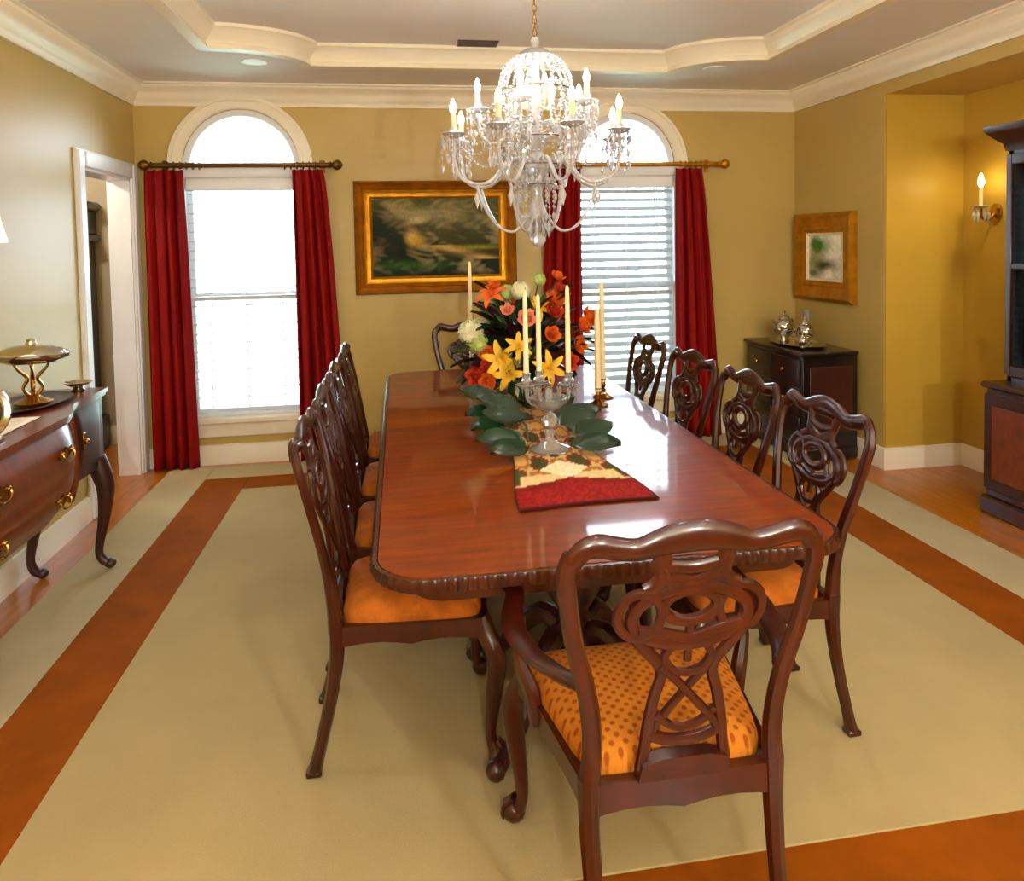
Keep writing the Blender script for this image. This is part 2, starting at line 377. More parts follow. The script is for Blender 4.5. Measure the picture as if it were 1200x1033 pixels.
# ------------------------------------------------------------------ windows
def make_window(n, c, tilt, pitchz):
    wn = bpy.data.objects.new('window_%d' % n, None); COL.objects.link(wn); wn['kind'] = 'structure'
    # casing: legs + arch, in front of the wall
    def ring(r0, r1, k=32): return [(c+r1*math.cos(math.pi*i/k), ZT+r1*math.sin(math.pi*i/k)) for i in range(k+1)]+[(c+r0*math.cos(math.pi*i/k), ZT+r0*math.sin(math.pi*i/k)) for i in range(k, -1, -1)]
    def arch(g, r0, r1, ya, yb):
        k = 32; vs = []; fs = []
        for i in range(k+1):
            th = math.pi*i/k
            for r, y in ((r0, ya), (r1, ya), (r1, yb), (r0, yb)): vs.append((c+r*math.cos(th), y, ZT+r*math.sin(th)))
        for i in range(k):
            for a in range(4): fs.append((i*4+a, (i+1)*4+a, (i+1)*4+(a+1) % 4, i*4+(a+1) % 4))
        return g.add(vs, fs)
    g = arch(G(), .40, .49, YF-.022, YF); arch(g, .405, .43, YF-.032, YF-.02); arch(g, .468, .492, YF-.036, YF-.02)
    obj('arch_casing', g, 'trim', wn)
    for s in (-1, 1):
        x0, x1 = sorted((c+s*.40, c+s*.49)); obj('casing_side', G().box(x0, x1, YF-.022, YF, ZS, ZT, .005), 'trim', wn)
    g = arch(G(), .355, .41, YF+.02, YF+.13); obj('arch_frame', g, 'white', wn)
    k = 28; fan = [(c+.36*math.cos(math.pi*i/k), ZT+.36*math.sin(math.pi*i/k)) for i in range(k+1)]
    obj('pane', G().prism(fan, YF+.075, YF+.081, yplane), 'pane', wn)
    obj('transom_bar', G().box(c-.4, c+.4, YF-.012, YF+.13, 2.05, 2.145, .006), 'white', wn)
    for nm, z0, z1, yy in (('upper_sash', 1.18, 2.05, YF+.085), ('lower_sash', .345, 1.22, YF+.05)):
        g = G().box(c-.4, c-.36, yy, yy+.035, z0, z1).box(c+.36, c+.4, yy, yy+.035, z0, z1).box(c-.36, c+.36, yy, yy+.035, z0, z0+.05).box(c-.36, c+.36, yy, yy+.035, z1-.045, z1)
        s = obj(nm, g, 'white', wn); obj('pane', G().box(c-.36, c+.36, yy+.014, yy+.02, z0+.05, z1-.045), 'pane', s)
    obj('jamb', G().box(c-.4, c-.392, YF, YF+.15, ZS, ZT), 'white', wn); obj('jamb', G().box(c+.392, c+.4, YF, YF+.15, ZS, ZT), 'white', wn)
    obj('sill', G().box(c-.5, c+.5, YF-.05, YF+.15, ZS, .34, .008), 'trim', wn)
    obj('apron', G().box(c-.45, c+.45, YF-.02, YF, .2, ZS, .006), 'trim', wn)
    # blind
    bl = thing('blind', 'white slatted blind in the arched window %s' % ('nearer the doorway, with its slats lying open' if n == 1 else 'behind the chandelier, with its slats tilted half shut'), 'blind', (c, YF+.022, 1.2), 0)
    def L(x0, x1, y0, y1, z0, z1, b=0): return G().box(x0, x1, y0, y1, z0-1.2, z1-1.2, b)
    obj('head_rail', L(-.385, .385, -.03, .025, 1.96, 2.05, .006), 'white', bl)
    obj('bottom_rail', L(-.375, .375, -.022, .022, .345, .37, .005), 'white', bl)
    g = G(); ca, sa = math.cos(R(tilt)), math.sin(R(tilt))
    for y0, y1 in ((-.03, -.01), (-.01, .01), (.01, .03)): pass
    pr = [(-.028, -.0012), (0, .0018), (.028, -.0012), (.028, -.0032), (0, -.0006), (-.028, -.0032)]
    g.prism([(y*ca-z*sa, y*sa+z*ca) for y, z in pr], -.375, .375, lambda u, v, d: (d, u, v))
    sm = mesh('slat', g, 'blind', 30)
    z = 1.935
    while z > .40:
        inst('slat', sm, bl, Matrix.Translation((0, 0, z-1.2))); z -= pitchz
    for x in (-.25, 0, .25): obj('ladder_cord', L(x-.003, x+.003, -.031, -.029, .36, 1.97).box(x-.003, x+.003, .029, .031, .36-1.2, 1.97-1.2), 'white', bl)
make_window(1, WX[0], 4, .066); make_window(2, WX[1], 34, .066)
# outside ground
struct('ground_outside', G().box(-14, 16, YF+.16, 40, -.6, -.5), 'lawn')

# ------------------------------------------------------------------ rug
rug = thing('rug', 'huge beige rug with a rust band and cream border under the dining table', 'rug', (.62, 2.9, 0))
def rr(x0, x1, y0, y1, z=.012): return G().box(x0-.62, x1-.62, y0-2.9, y1-2.9, .0005, z, .003)
fx0, fx1, fy0, fy1 = -1.03, 2.27, 1.645, 4.79
obj('field', rr(fx0, fx1, fy0, fy1, .013), 'field', rug)
def strips(name, a, bb, mt, z):
    x0, x1, y0, y1 = a; X0, X1, Y0, Y1 = bb
    obj(name, rr(X0, x0, Y0, Y1, z), mt, rug); obj(name, rr(x1, X1, Y0, Y1, z), mt, rug); obj(name, rr(x0, x1, Y0, y0, z), mt, rug); obj(name, rr(x0, x1, y1, Y1, z), mt, rug)
strips('band', (fx0, fx1, fy0, fy1), (-1.315, 2.565, 1.35, 5.04), 'band', .012)
strips('border', (-1.315, 2.565, 1.35, 5.04), (-1.61, 2.88, 1.05, 5.31), 'border', .0125)

# ------------------------------------------------------------------ chairs
def chair(name, label, arms=False, group=None):
    t = thing(name, label, 'chair', group=group)
    fw = .28 if arms else .222; rw = .2 if arms else .185; bw = .256 if arms else .245
    rk = .85 if arms else 1.0
    def yb(z): d = max(0, z-.45); return -.212-rk*(d*.10+d*d*.14)
    # front cabriole legs with ball feet
    for s in (-1, 1):
        g = G().tube([(s*(fw-.03), .205, .445), (s*(fw-.018), .222, .40), (s*(fw+.006), .247, .33), (s*(fw+.0), .238, .22), (s*(fw-.012), .228, .10), (s*(fw-.004), .234, .055), (s*(fw+.006), .244, .034)], [.028, .03, .03, .025, .017, .018, .028], 10, sub=4)
        g.ball((s*(fw+.008), .247, .032), .032, 10, 6)
        for a in (-50, 0, 50):
            aa = R(a)+math.atan2(.7, s*.7); g.tube([(s*fw+.012*math.cos(aa), .236+.012*math.sin(aa), .075), (s*(fw+.008)+.029*math.cos(aa), .247+.029*math.sin(aa), .045), (s*(fw+.008)+.032*math.cos(aa), .247+.032*math.sin(aa), .028), (s*(fw+.008)+.03*math.cos(aa), .247+.03*math.sin(aa), .012)], [.008, .007, .006, .003], 6)
        obj('front_leg', g, 'wood', t)
    for s in (-1, 1):
        g = G().tube([(s*(rw-.012), -.285, .012), (s*(rw-.008), -.268, .08), (s*(rw-.003), -.235, .22), (s*rw, -.213, .36), (s*rw, -.212, .47)], [.021, .018, .019, .022, .024], 8, sub=3)
        g.box(s*(rw-.012)-.02, s*(rw-.012)+.02, -.309, -.265, 0, .018, .004)
        obj('rear_leg', g, 'wood', t)
        zz = [.45, .55, .66, .78, .88, .945, .985]
        xx = [rw, rw-.006, rw+.006, rw+.035, bw-.006, bw, bw-.012]
        g = G().tube([(s*x, yb(z), z) for x, z in zip(xx, zz)], [.024, .021, .02, .019, .019, .02, .021], 8, up=(0, 1, 0), t=[.022, .018, .015, .014, .013, .013, .013], sub=4)
        obj('stile', g, 'wood', t)
    cx = [(-bw+.012, .982), (-bw+.028, 1.004), (-.2, 1.013), (-.16, 1.004), (-.115, .998), (-.06, 1.013), (0, 1.02)]
    cx = cx+[(-x, z) for x, z in cx[-2::-1]]
    hw = [.02, .022, .025, .024, .024, .03, .034]; hw = hw+hw[-2::-1]
    g = G().tube([(x, yb(z), z-.012) for x, z in cx], hw, 10, up=(0, 1, 0), t=[.014]*len(cx), sub=4)
    for s in (-1, 1):   # carved leaves at the ears and the shell in the middle
        g.tube([(s*.215, yb(1)+.012, 1.005), (s*.18, yb(1)+.016, 1.0), (s*.15, yb(1)+.012, .985)], [.006, .011, .004], 6, sub=2)
    obj('crest_rail', g, 'wood', t)
    # pierced interlaced splat
    g = G()
    def rib(pts, wd=.011, th=.008, closed=False, dy=0, sub=4): g.tube([(x*1.08, yb(z)+dy, z) for x, z in pts], wd*1.2, 8, up=(0, 1, 0), t=th, closed=closed, sub=sub)
    for s in (-1, 1):
        rib([(s*.075, .995), (s*.062, .955), (s*.058, .925), (s*.07, .90), (s*.09, .888)], .014)
        rib([(s*.018, .90), (s*.05, .912), (s*.06, .93)], .012)
        rib([(s*.098+.042*math.cos(R(a)), .835+.05*math.sin(R(a))) for a in range(0, 360, 30)], .0095, closed=True, dy=.002*s, sub=2)
        rib([(s*.108, .79), (s*.085, .755), (s*.058, .72), (s*.05, .69), (s*.062, .64), (s*.072, .58), (s*.078, .52), (s*.085, .475)], .011)
        rib([(s*.055, .715), (s*.02, .675), (-s*.018, .625), (-s*.055, .575), (-s*.066, .55)], .008, dy=.003*s)
        rib([(s*.02, .77), (s*.045, .735), (s*.03, .70), (0, .69)], .008)
        rib([(s*.06, .60), (s*.03, .57), (s*.0, .56)], .008)
    rib([(.112*math.cos(R(a)), .825+.066*math.sin(R(a))) for a in range(0, 360, 20)], .013, .009, True, sub=2)
    rib([(.052*math.cos(R(a)), .845+.036*math.sin(R(a))) for a in range(0, 360, 30)], .011, .010, True, dy=.004, sub=2)
    rib([(-.1, .80), (-.05, .79), (0, .775), (.05, .79), (.1, .80)], .010, dy=-.003)
    rib([(-.045, .925), (0, .905), (.045, .925)], .012)
    rib([(-.06, .992), (0, .992), (.06, .992)], .016)
    rib([(-.062, .975), (-.05, .935), (-.045, .91)], .013); rib([(.062, .975), (.05, .935), (.045, .91)], .013)
    rib([(-.055, .945), (0, .935), (.055, .945)], .013)
    rib([(0, .81), (0, .77), (0, .72)], .008)
    rib([(-.075, .555), (-.03, .535), (.03, .535), (.075, .555)], .012)
    obj('splat', g, 'wood', t)
    obj('shoe', G().prism([(-.1, .452), (.1, .452), (.092, .49), (.05, .502), (-.05, .502), (-.092, .49)], -.228, -.196, lambda u, v, d: (u, d-(v-.45)*.1, v)), 'wood', t)
    # rails
    def rail(p, q, z0, z1, th, drop=0):
        g = G(); p = Vector(p); q = Vector(q); d = (q-p).normalized(); nn = Vector((-d.y, d.x, 0))*th
        n = 10; vs = []; fs = []
        for i in range(n+1):
            u = i/n; c = p.lerp(q, u); zb = z0-drop*math.exp(-((u-.5)/.17)**2)+.012*abs(math.sin(2*math.pi*u))
            for sg, z in ((-1, zb), (1, zb), (1, z1), (-1, z1)): vs.append(c+nn*sg*.5+Vector((0, 0, z)))
        for i in range(n):
            for a in range(4): fs.append((i*4+a, (i+1)*4+a, (i+1)*4+(a+1) % 4, i*4+(a+1) % 4))
        fs += [(0, 1, 2, 3), (n*4+3, n*4+2, n*4+1, n*4)]
        return g.add(vs, fs)
    obj('front_rail', rail((-fw+.01, .215, 0), (fw-.01, .215, 0), .385, .452, .03, .018), 'wood', t)
    obj('rear_rail', rail((-rw, -.21, 0), (rw, -.21, 0), .385, .455, .026), 'wood', t)
    for s in (-1, 1): obj('side_rail', rail((s*(fw-.012), .21, 0), (s*rw, -.205, 0), .39, .452, .026), 'wood', t)
    def cush(u, v):
        a = v*2*math.pi; ct, st = math.cos(a), math.sin(a); e = .28
        x = math.copysign(abs(ct)**e, ct); y = math.copysign(abs(st)**e, st)
        hwid = (fw-.008)*(y+1)/2+(rw-.005)*(1-y)/2
        r, z = [(1.0, .44), (1.005, .465), (.98, .485), (.93, .5), (.8, .512), (.5, .521), (.001, .525)][round(u*6)]
        return (x*hwid*r, .01+y*r*.205, z)
    obj('seat', G().grid(cush, 6, 40), 'diamond' if arms else 'orange', t, ang=60)
    if arms:
        for s in (-1, 1):
            za = .66
            pts = [(s*(rw+.012), yb(.66)+.01, .675), (s*(rw+.05), -.16, .668), (s*(fw+.012), -.05, .655), (s*(fw+.03), .06, .665), (s*(fw+.01), .145, .69), (s*(fw+.012), .185, .69), (s*(fw+.03), .205, .67)]
            g = G().tube(pts, [.018, .022, .028, .028, .024, .028, .018], 12, up=(0, 0, 1), t=[.015, .012, .010, .010, .011, .014, .014], sub=4)
            obj('arm', g, 'wood', t)
            g = G().tube([(s*(fw-.03), .07, .40), (s*(fw-.015), .075, .48), (s*(fw+.012), .105, .55), (s*(fw+.005), .105, .61), (s*(fw+.012), .09, .665)], [.022, .02, .016, .015, .017], 8, sub=3)
            obj('arm_support', g, 'wood', t)
    t.scale = (1, 1, .975)
    return t
side0 = chair('dining_chair', '')
ORD = ['nearest the camera', 'second from the camera', 'third from the camera', 'farthest from the camera']
def place(first, x, y, rz, label, group, sz=1.0):
    o = side0 if first else copy_tree(side0)
    o.location = (x, y, .013); o.rotation_euler = (0, 0, rz); o['label'] = label; o['group'] = group
    return o
for i, y in enumerate((2.29, 2.83, 3.37, 3.96)):
    place(i == 0, .005, y, R(-90+(0, 1, -1, 1)[i]), 'carved side chair, %s on the sideboard side of the table' % ORD[i], 'side chairs along the table')
for i, y in enumerate((2.17, 2.70, 3.24, 3.86)):
    place(False, 1.06, y, R(90+(0, -2, 1, 0)[i]), 'carved side chair, %s on the cabinet side of the table' % ORD[i], 'side chairs along the table')
place(False, .47, 4.62, R(180), 'carved mahogany chair at the far head of the table, behind the flowers', 'chairs at the table heads')
ac = chair('dining_armchair', 'carved mahogany armchair with diamond patterned orange seat at the near table end', True, 'chairs at the table heads')
ac.scale = (1, 1, .962); ac.location = (.553, 1.6, .013)

# ------------------------------------------------------------------ dining table
tcx, tcy = .541, 3.12; thx, thy = .625, 1.43
tb = thing('dining_table', 'long polished mahogany dining table with rounded corners and carved rim', 'table', (tcx, tcy, 0))
def rrect(hx, hy, r, n=8, y0=None, y1=None):
    p = []
    for sx, sy, a0 in ((1, 1, 0), (-1, 1, 90), (-1, -1, 180), (1, -1, 270)):
        for k in range(n+1):
            th = R(a0+90*k/n); p.append((sx*(hx-r)+r*math.cos(th), sy*(hy-r)+r*math.sin(th)))
    return p
def top_slab(y0, y1):
    pts = [(x, min(max(y, y0), y1)) for x, y in rrect(thx-.012, thy-.012, .13, 10)]
    q = []
    for p in pts:
        if not q or (abs(p[0]-q[-1][0])+abs(p[1]-q[-1][1])) > 1e-5: q.append(p)
    if abs(q[0][0]-q[-1][0])+abs(q[0][1]-q[-1][1]) < 1e-5: q.pop()
    return G().prism(q, .735, .7605)
cuts = [-thy, -.62, .0, .62, thy]
for i in range(4):
    obj('tabletop' if i in (0, 3) else 'table_leaf', top_slab(cuts[i]+(.0006 if i else 0), cuts[i+1]-(.0006 if i < 3 else 0)), 'top', tb, ang=30)
# gadrooned rim: a bumpy rope around the edge
path = rrect(thx-.004, thy-.004, .138, 10); dense = []
for i in range(len(path)):
    a = Vector((*path[i], .742)); c = Vector((*path[(i+1) % len(path)], .742)); n = max(1, int((c-a).length/.006))
    for k in range(n): dense.append(a.lerp(c, k/n))
obj('carved_rim', G().tube(dense, [.011+.0035*math.sin(i*2*math.pi/4) for i in range(len(dense))], 6, up=(0, 0, 1), t=[.019]*len(dense), closed=True), 'wood', tb, ang=60)
ap = rrect(thx-.09, thy-.09, .1, 8); inn = rrect(thx-.115, thy-.115, .08, 8); n = len(ap)
g = G().add([(x, y, .66) for x, y in ap]+[(x, y, .738) for x, y in ap]+[(x, y, .66) for x, y in inn]+[(x, y, .738) for x, y in inn],
    [f for i in range(n) for f in ((i, (i+1) % n, n+(i+1) % n, n+i), (2*n+i, 3*n+i, 3*n+(i+1) % n, 2*n+(i+1) % n), (i, 2*n+i, 2*n+(i+1) % n, (i+1) % n), (n+i, n+(i+1) % n, 3*n+(i+1) % n, 3*n+i))])
obj('apron', g, 'wood', tb)
for py in (-.82, .82):
    p = obj('pedestal', G().lathe([(.05, .17), (.09, .19), (.1, .24), (.06, .28), (.05, .34), (.085, .40), (.09, .46), (.06, .52), (.045, .58), (.09, .64), (.16, .67), (.16, .738)], 20, (0, py, 0)), 'dark', tb)
    for a in (45, 135, 225, 315):
        ca, sa = math.cos(R(a)), math.sin(R(a))
        g = G().tube([(ca*r, py+sa*r, z) for r, z in ((.05, .26), (.12, .29), (.22, .21), (.32, .10), (.39, .055), (.43, .045))], [.035, .036, .032, .026, .022, .03], 8, sub=3)
        g.ball((ca*.43, py+sa*.43, .045), .031, 8, 6)
        obj('foot', g, 'dark', p)

# ------------------------------------------------------------------ runner (woven print is flat colour on the cloth)
run = G(); NU, NV = 44, 150
RY0, RY1 = 2.085, 4.25
def rhw(y): t = min(1, max(0, (y-RY0)/.6)); return .218-.068*(t*t*(3-2*t))
def rfn(u, v):
    y = RY0+(RY1-RY0)*v; s = u*2-1
    return (.548-.01*v+s*rhw(y), y+.035*(1-v)**12*(-abs(s)*.4)+.012*s*(1-v), .7622+.0012*math.sin(9*y)*math.cos(5*s)+.0016)
rnd = random.Random(3)
def rcol(u, v):
    s = u*2-1; y = (RY1-RY0)*v; a = abs(s)
    if y < .022 or a > .965: c = '#3a0806'
    elif y < .25-.06*a:
        c = ['#8e1008', '#9a1c0a', '#820c06'][rnd.randrange(3)]
        if y > .2-.06*a and a > .3: c = '#7a1408'
    elif abs(y-.345)/.1+a/.5 < 1: c = ['#efe3b8', '#e6d8a4', '#f2ead0'][rnd.randrange(3)]
    elif y < .3 and a < .9: c = ['#d8c088', '#e2cc90'][rnd.randrange(2)]
    else:
        k = (math.sin(y*21+a*5)+math.sin(a*9-y*13))
        c = '#d9a85c' if k > .9 else '#4a4a20' if k < -.8 else '#b06a34' if k > .1 else '#8a2410' if k < -.25 else '#cdb878'
    return lin(c)
run.grid(rfn, NU, NV); run.C = [rcol(i/NU, j/NV) for j in range(NV+1) for i in range(NU+1)]
o = obj('table_runner', run, 'runner'); tag(o, 'red and gold woven table runner lying down the middle of the dining table', 'table runner')
sol = o.modifiers.new('thick', 'SOLIDIFY'); sol.thickness = .0015; sol.offset = 1
TZ = .7665

# ------------------------------------------------------------------ candles, candelabrum, candlesticks
def candle(x, y, z, h, label, r=.0105):
    t = thing('taper_candle', label, 'candle', (x, y, z), 0, 'ivory taper candles on the table')
    obj('wax', G().lathe([(r, 0), (r*1.02, .01), (r*.85, h*.8), (r*.7, h-.01), (r*.4, h)], 12), 'wax', t)
    obj('wick', G().tube([(0, 0, h-.002), (.001, 0, h+.006), (.003, 0, h+.012)], .0012, 5), 'black', t)
cb = thing('candelabrum', 'three armed cut glass candelabrum on the red table runner', 'candelabrum', (.545, 2.66, TZ))
obj('base', G().lathe([(.075, 0), (.078, .006), (.05, .016), (.022, .035), (.015, .05)], 20), 'cutglass', cb, ang=14)
obj('stem', G().lathe([(.014, .048), (.022, .065), (.012, .08), (.03, .1), (.034, .115), (.016, .135), (.014, .16), (.028, .175), (.02, .19), (.014, .235)], 16), 'cutglass', cb, ang=14)
obj('bowl', G().lathe([(.02, .15), (.05, .163), (.072, .185), (.078, .2), (.07, .197), (.045, .172), (.02, .162)], 20), 'cutglass', cb, ang=14)
arms3 = [(-.085, .0), (-.03, .03), (.072, -.02)]
for i, (ax, ay) in enumerate(arms3):
    g = G().tube([(0, 0, .17), (ax*.4, ay*.4, .165), (ax*.9, ay*.9, .19), (ax, ay, .23), (ax, ay, .262)], .008, 8, sub=4)
    a = obj('arm', g, 'cutglass', cb, ang=14)
    obj('bobeche', G().lathe([(.01, .24), (.03, .243), (.042, .252), (.038, .254), (.012, .25)], 16, (ax, ay, 0)).lathe([(.01, .262), (.022, .266), (.014, .275), (.016, .295), (.011, .297), (.011, .28)], 12, (ax, ay, 0)), 'cutglass', a, ang=14)
    g = G()
    for k in range(7):
        th = 2*math.pi*k/7; g.octa((ax+.04*math.cos(th), ay+.04*math.sin(th), .235), .006, .014, .03)
    obj('crystal_drops', g, 'cutglass', a, ang=0)['kind'] = 'stuff'
for (ax, ay), lb, h in zip(arms3, ('ivory taper in the glass candelabrum, on the arm nearest the flowers\' pink bloom', 'ivory taper on the middle arm of the glass candelabrum', 'ivory taper on the arm of the glass candelabrum toward the windows\' right curtain'), (.325, .305, .34)):
    candle(.545+ax, 2.66+ay, TZ+.2805, h, lb)
def stick(x, y, mt, h, label, nm='candlestick', s=1.0):
    t = thing(nm, label, 'candlestick', (x, y, .761), 0, 'single candlesticks around the flowers')
    obj('base', G().lathe([(.05*s, 0), (.052*s, .006), (.03*s, .015), (.012*s, .03)], 18), mt, t)
    obj('stem', G().lathe([(.012*s, .028), (.016*s, .05), (.009, h*.5), (.017*s, h*.62), (.01, h*.72), (.012, h-.03)], 14), mt, t)
    obj('socket', G().lathe([(.012, h-.034), (.034*s, h-.03), (.036*s, h-.026), (.014, h-.024), (.017, h), (.0115, h), (.0115, h-.018)], 14), mt, t)
stick(.375, 3.9, 'cutglass', .38, 'glass candlestick behind the runner, beside the flowers on the sideboard side')
candle(.375, 3.9, .761+.363, .33, 'ivory taper standing apart in front of the landscape painting')
stick(.93, 3.36, 'brass', .085, 'brass candlestick beside the flowers, nearer of the two on the window side')
candle(.93, 3.36, .761+.068, .40, 'thick ivory candle beside the flowers, shorter and nearer of the pair before the window', .016)
stick(1.0, 3.52, 'brass', .10, 'brass candlestick beside the flowers, farther of the two on the window side')
candle(1.0, 3.52, .761+.083, .50, 'tallest ivory candle, farther of the pair in front of the bright window', .0155)

# ------------------------------------------------------------------ flowers
FX, FY = .60, 3.52
fl = thing('flower_arrangement', 'large arrangement of orange, cream and yellow flowers with dark leaves on the table', 'flowers', (FX, FY, TZ))
obj('vase', G().lathe([(.05, 0), (.06, .01), (.045, .03), (.09, .09), (.105, .14), (.09, .19), (.075, .2), (.068, .19), (.06, .02)], 20), 'black', fl)
def petal(g, a, tilt, L, W, r0, z0, curl=.4, nu=4):
    ca, sa = math.cos(a), math.sin(a)
    def f(u, v):
        d = r0+L*u*math.cos(tilt+curl*u); z = z0+L*u*math.sin(tilt+curl*u); wv = (v-.5)*W*math.sin(math.pi*(.12+.8*u))
        return (ca*d-sa*wv, sa*d+ca*wv, z+abs(v-.5)*W*.25)
    g.grid(f, nu, 2)
def rose(n_l=((5, .15, .05, .045), (6, .65, .042, .04), (5, 1.05, .034, .034))):
    g = G()
    for li, (n, tl, L, W) in enumerate(n_l):
        for k in range(n): petal(g, 2*math.pi*(k+li*.4)/n, tl, L, W, .004, 0, .5)
    g.ball((0, 0, .016), .012, 8, 5); return g
def lily():
    g = G()
    for k in range(6): petal(g, 2*math.pi*k/6, 1.0, .085, .034, .004, 0, -.9, 5)
    for k in range(5): g.tube([(0, 0, .0), (.012*math.cos(k*1.26), .012*math.sin(k*1.26), .05)], .0016, 5)
    return g
def hyd():
    g = G(); q = random.Random(5)
    for k in range(46):
        z = 1-2*(k+.5)/46; a = k*2.39996; r = math.sqrt(1-z*z)
        if z < -.5: continue
        c = Vector((r*math.cos(a), r*math.sin(a), z))*.048; t1 = c.orthogonal().normalized(); t2 = c.cross(t1).normalized(); nn = c.normalized()
        for j in range(4):
            th = j*math.pi/2+q.random(); d = t1*math.cos(th)+t2*math.sin(th); e = nn.cross(d)
            g.add([c, c+d*.011+e*.007+nn*.003, c+d*.018, c+d*.011-e*.007+nn*.003], [(0, 1, 2, 3)])
    g.ball((0, 0, 0), .044, 10, 6); return g
def leafm(L=.12, W=.045, bend=.6):
    g = G()
    def f(u, v):
        z = -bend*L*u*u*.6; wv = (v-.5)*W*math.sin(math.pi*(.06+.92*u))**.8
        return (L*u, wv, z+abs(v-.5)*W*.35)
    g.grid(f, 6, 2); return g
FM = {k: mesh('bloom', gg, k.split(':')[0], 60) for k, gg in {'f_orange': rose(), 'f_red': rose(), 'f_yellow:l': lily(), 'f_orange:l': lily(), 'f_cream': hyd(), 'f_green': hyd(), 'f_pink': rose()}.items()}
LM = {k: mesh('leaf', leafm(L, W, bd), k.split(':')[0], 60) for k, L, W, bd in (('leafd', .15, .07, .7), ('leafg', .13, .05, .8), ('leafb', .14, .065, .6), ('leafd:2', .2, .085, .5))}
def orient(p, d, s=1, roll=0):
    q = Vector(d).to_track_quat('Z', 'Y'); return Matrix.Translation(p) @ q.to_matrix().to_4x4() @ Matrix.Rotation(roll, 4, 'Z') @ Matrix.Diagonal((s, s, s, 1))
# (dx, dy, dz) relative to the arrangement's base on the table
BL = [('f_orange:l', -.16, -.03, .52, 1.0), ('f_orange', -.14, .0, .56, .9), ('f_cream', -.02, -.05, .55, .95), ('f_orange', .17, .0, .60, .9), ('f_red', .17, -.06, .53, 1.1), ('f_orange', .13, -.09, .49, 1.2), ('f_red', .12, -.12, .44, 1.1),
      ('f_pink', -.02, -.2, .42, 1.1), ('f_cream', -.27, -.08, .36, 1.2), ('f_green', -.24, -.1, .31, 1.0), ('f_yellow:l', -.14, -.2, .24, 1.1), ('f_yellow:l', -.11, -.22, .18, 1.0), ('f_yellow:l', .07, -.24, .2, 1.0), ('f_red', -.24, -.14, .16, 1.3), ('f_orange', -.2, -.2, .15, 1.0),
      ('f_orange', .3, -.06, .40, 1.25), ('f_orange', .26, -.12, .37, 1.1), ('f_red', -.19, -.16, .19, 1.2), ('f_green', .08, .0, .60, .7), ('f_yellow:l', .05, -.1, .46, .9), ('f_red', .03, -.24, .12, 1.0), ('f_pink', -.1, -.15, .46, .8), ('f_cream', .2, .05, .5, .7), ('f_orange', 0, .2, .45, 1.2), ('f_yellow:l', .2, .2, .4, 1.2), ('f_cream', -.2, .18, .35, 1), ('f_orange', .24, -.1, .28, 1.1), ('f_red', .17, -.2, .22, 1.1), ('f_orange', .1, -.16, .34, 1), ('f_yellow:l', -.06, -.2, .3, .8), ('f_green', -.08, .02, .54, .8), ('f_orange', -.19, -.12, .26, 1)]
for k, x, y, z, s in BL:
    inst('bloom', FM[k], fl, orient((x, y, z), (x, y-.18, z-.18), s, x*9))
    inst('stem', mesh('stem', G().tube([(x*.12, y*.12, .17), (x*.5, y*.5, .18+(z-.18)*.55), (x*.97, y*.97, z-.012)], .0035, 5, sub=3), 'stem'), fl)
q = random.Random(11)
for i in range(130):
    th = q.uniform(0, 2*math.pi); e = q.uniform(-.15, 1.15); rr_ = q.uniform(.07, .2)
    d = Vector((math.cos(th)*math.cos(e)*1.15, math.sin(th)*math.cos(e), math.sin(e)*1.5)); p = d*rr_+Vector((0, 0, .2))
    if p.z < .03: p.z = .05
    k = q.choice(['leafd', 'leafd', 'leafd:2', 'leafb', 'leafb', 'leafg', 'leafg'] if p.z > .35 else ['leafd', 'leafd', 'leafd:2', 'leafb', 'leafb', 'leafb'])
    xa = (d+Vector((q.uniform(-.4, .4), q.uniform(-.4, .4), q.uniform(-.5, .3)))).normalized()
    ya = Vector((0, 0, 1)).cross(xa); ya = (ya if ya.length > .1 else Vector((1, 0, 0))).normalized(); za = xa.cross(ya)
    mm = Matrix((xa, ya, za)).transposed().to_4x4(); mm.translation = p
    if p.z+xa.z*.15 < .05: continue
    inst('leaf', LM[k], fl, mm @ Matrix.Rotation(q.uniform(-.5, .5), 4, 'X'))
# magnolia leaf garland on the table around the glass candelabrum
gl = thing('leaf_garland', 'glossy dark green magnolia leaves laid around the foot of the glass candelabrum', 'greenery', (.53, 2.85, TZ))
big = mesh('leaf', leafm(.21, .105, -.12), 'leafd', 60)
GLV = [(-.1, .22, .03, 200, 0), (-.04, .18, .05, 160, 10), (-.12, .06, .02, 215, 0), (-.03, .06, .04, 180, 5), (-.08, -.12, .008, 190, 0), (.12, -.12, .01, 20, 0), (.08, -.05, .03, 20, 8), (.1, .08, .03, 350, 6), (.0, .2, .07, 100, 15), (.06, .2, .04, 30, 5), (-.1, .32, .06, 170, 12), (-.08, -.22, .006, 215, 0), (.1, -.22, .006, 325, 0)]
for x, y, z, a, up in GLV:
    inst('leaf', big, gl, Matrix.Translation((x, y, z+.02)) @ Matrix.Rotation(R(a), 4, 'Z') @ Matrix.Rotation(R(-up), 4, 'Y') @ Matrix.Rotation(R(30*math.cos(R(a))), 4, 'X') @ Matrix.Diagonal((.9, 1.05, .9, 1)))
obj('stem', G().tube([(-.12, .4, .006), (-.02, .22, .008), (-.03, .05, .007), (-.05, -.08, .006)], .005, 6, sub=3), 'stem', gl)

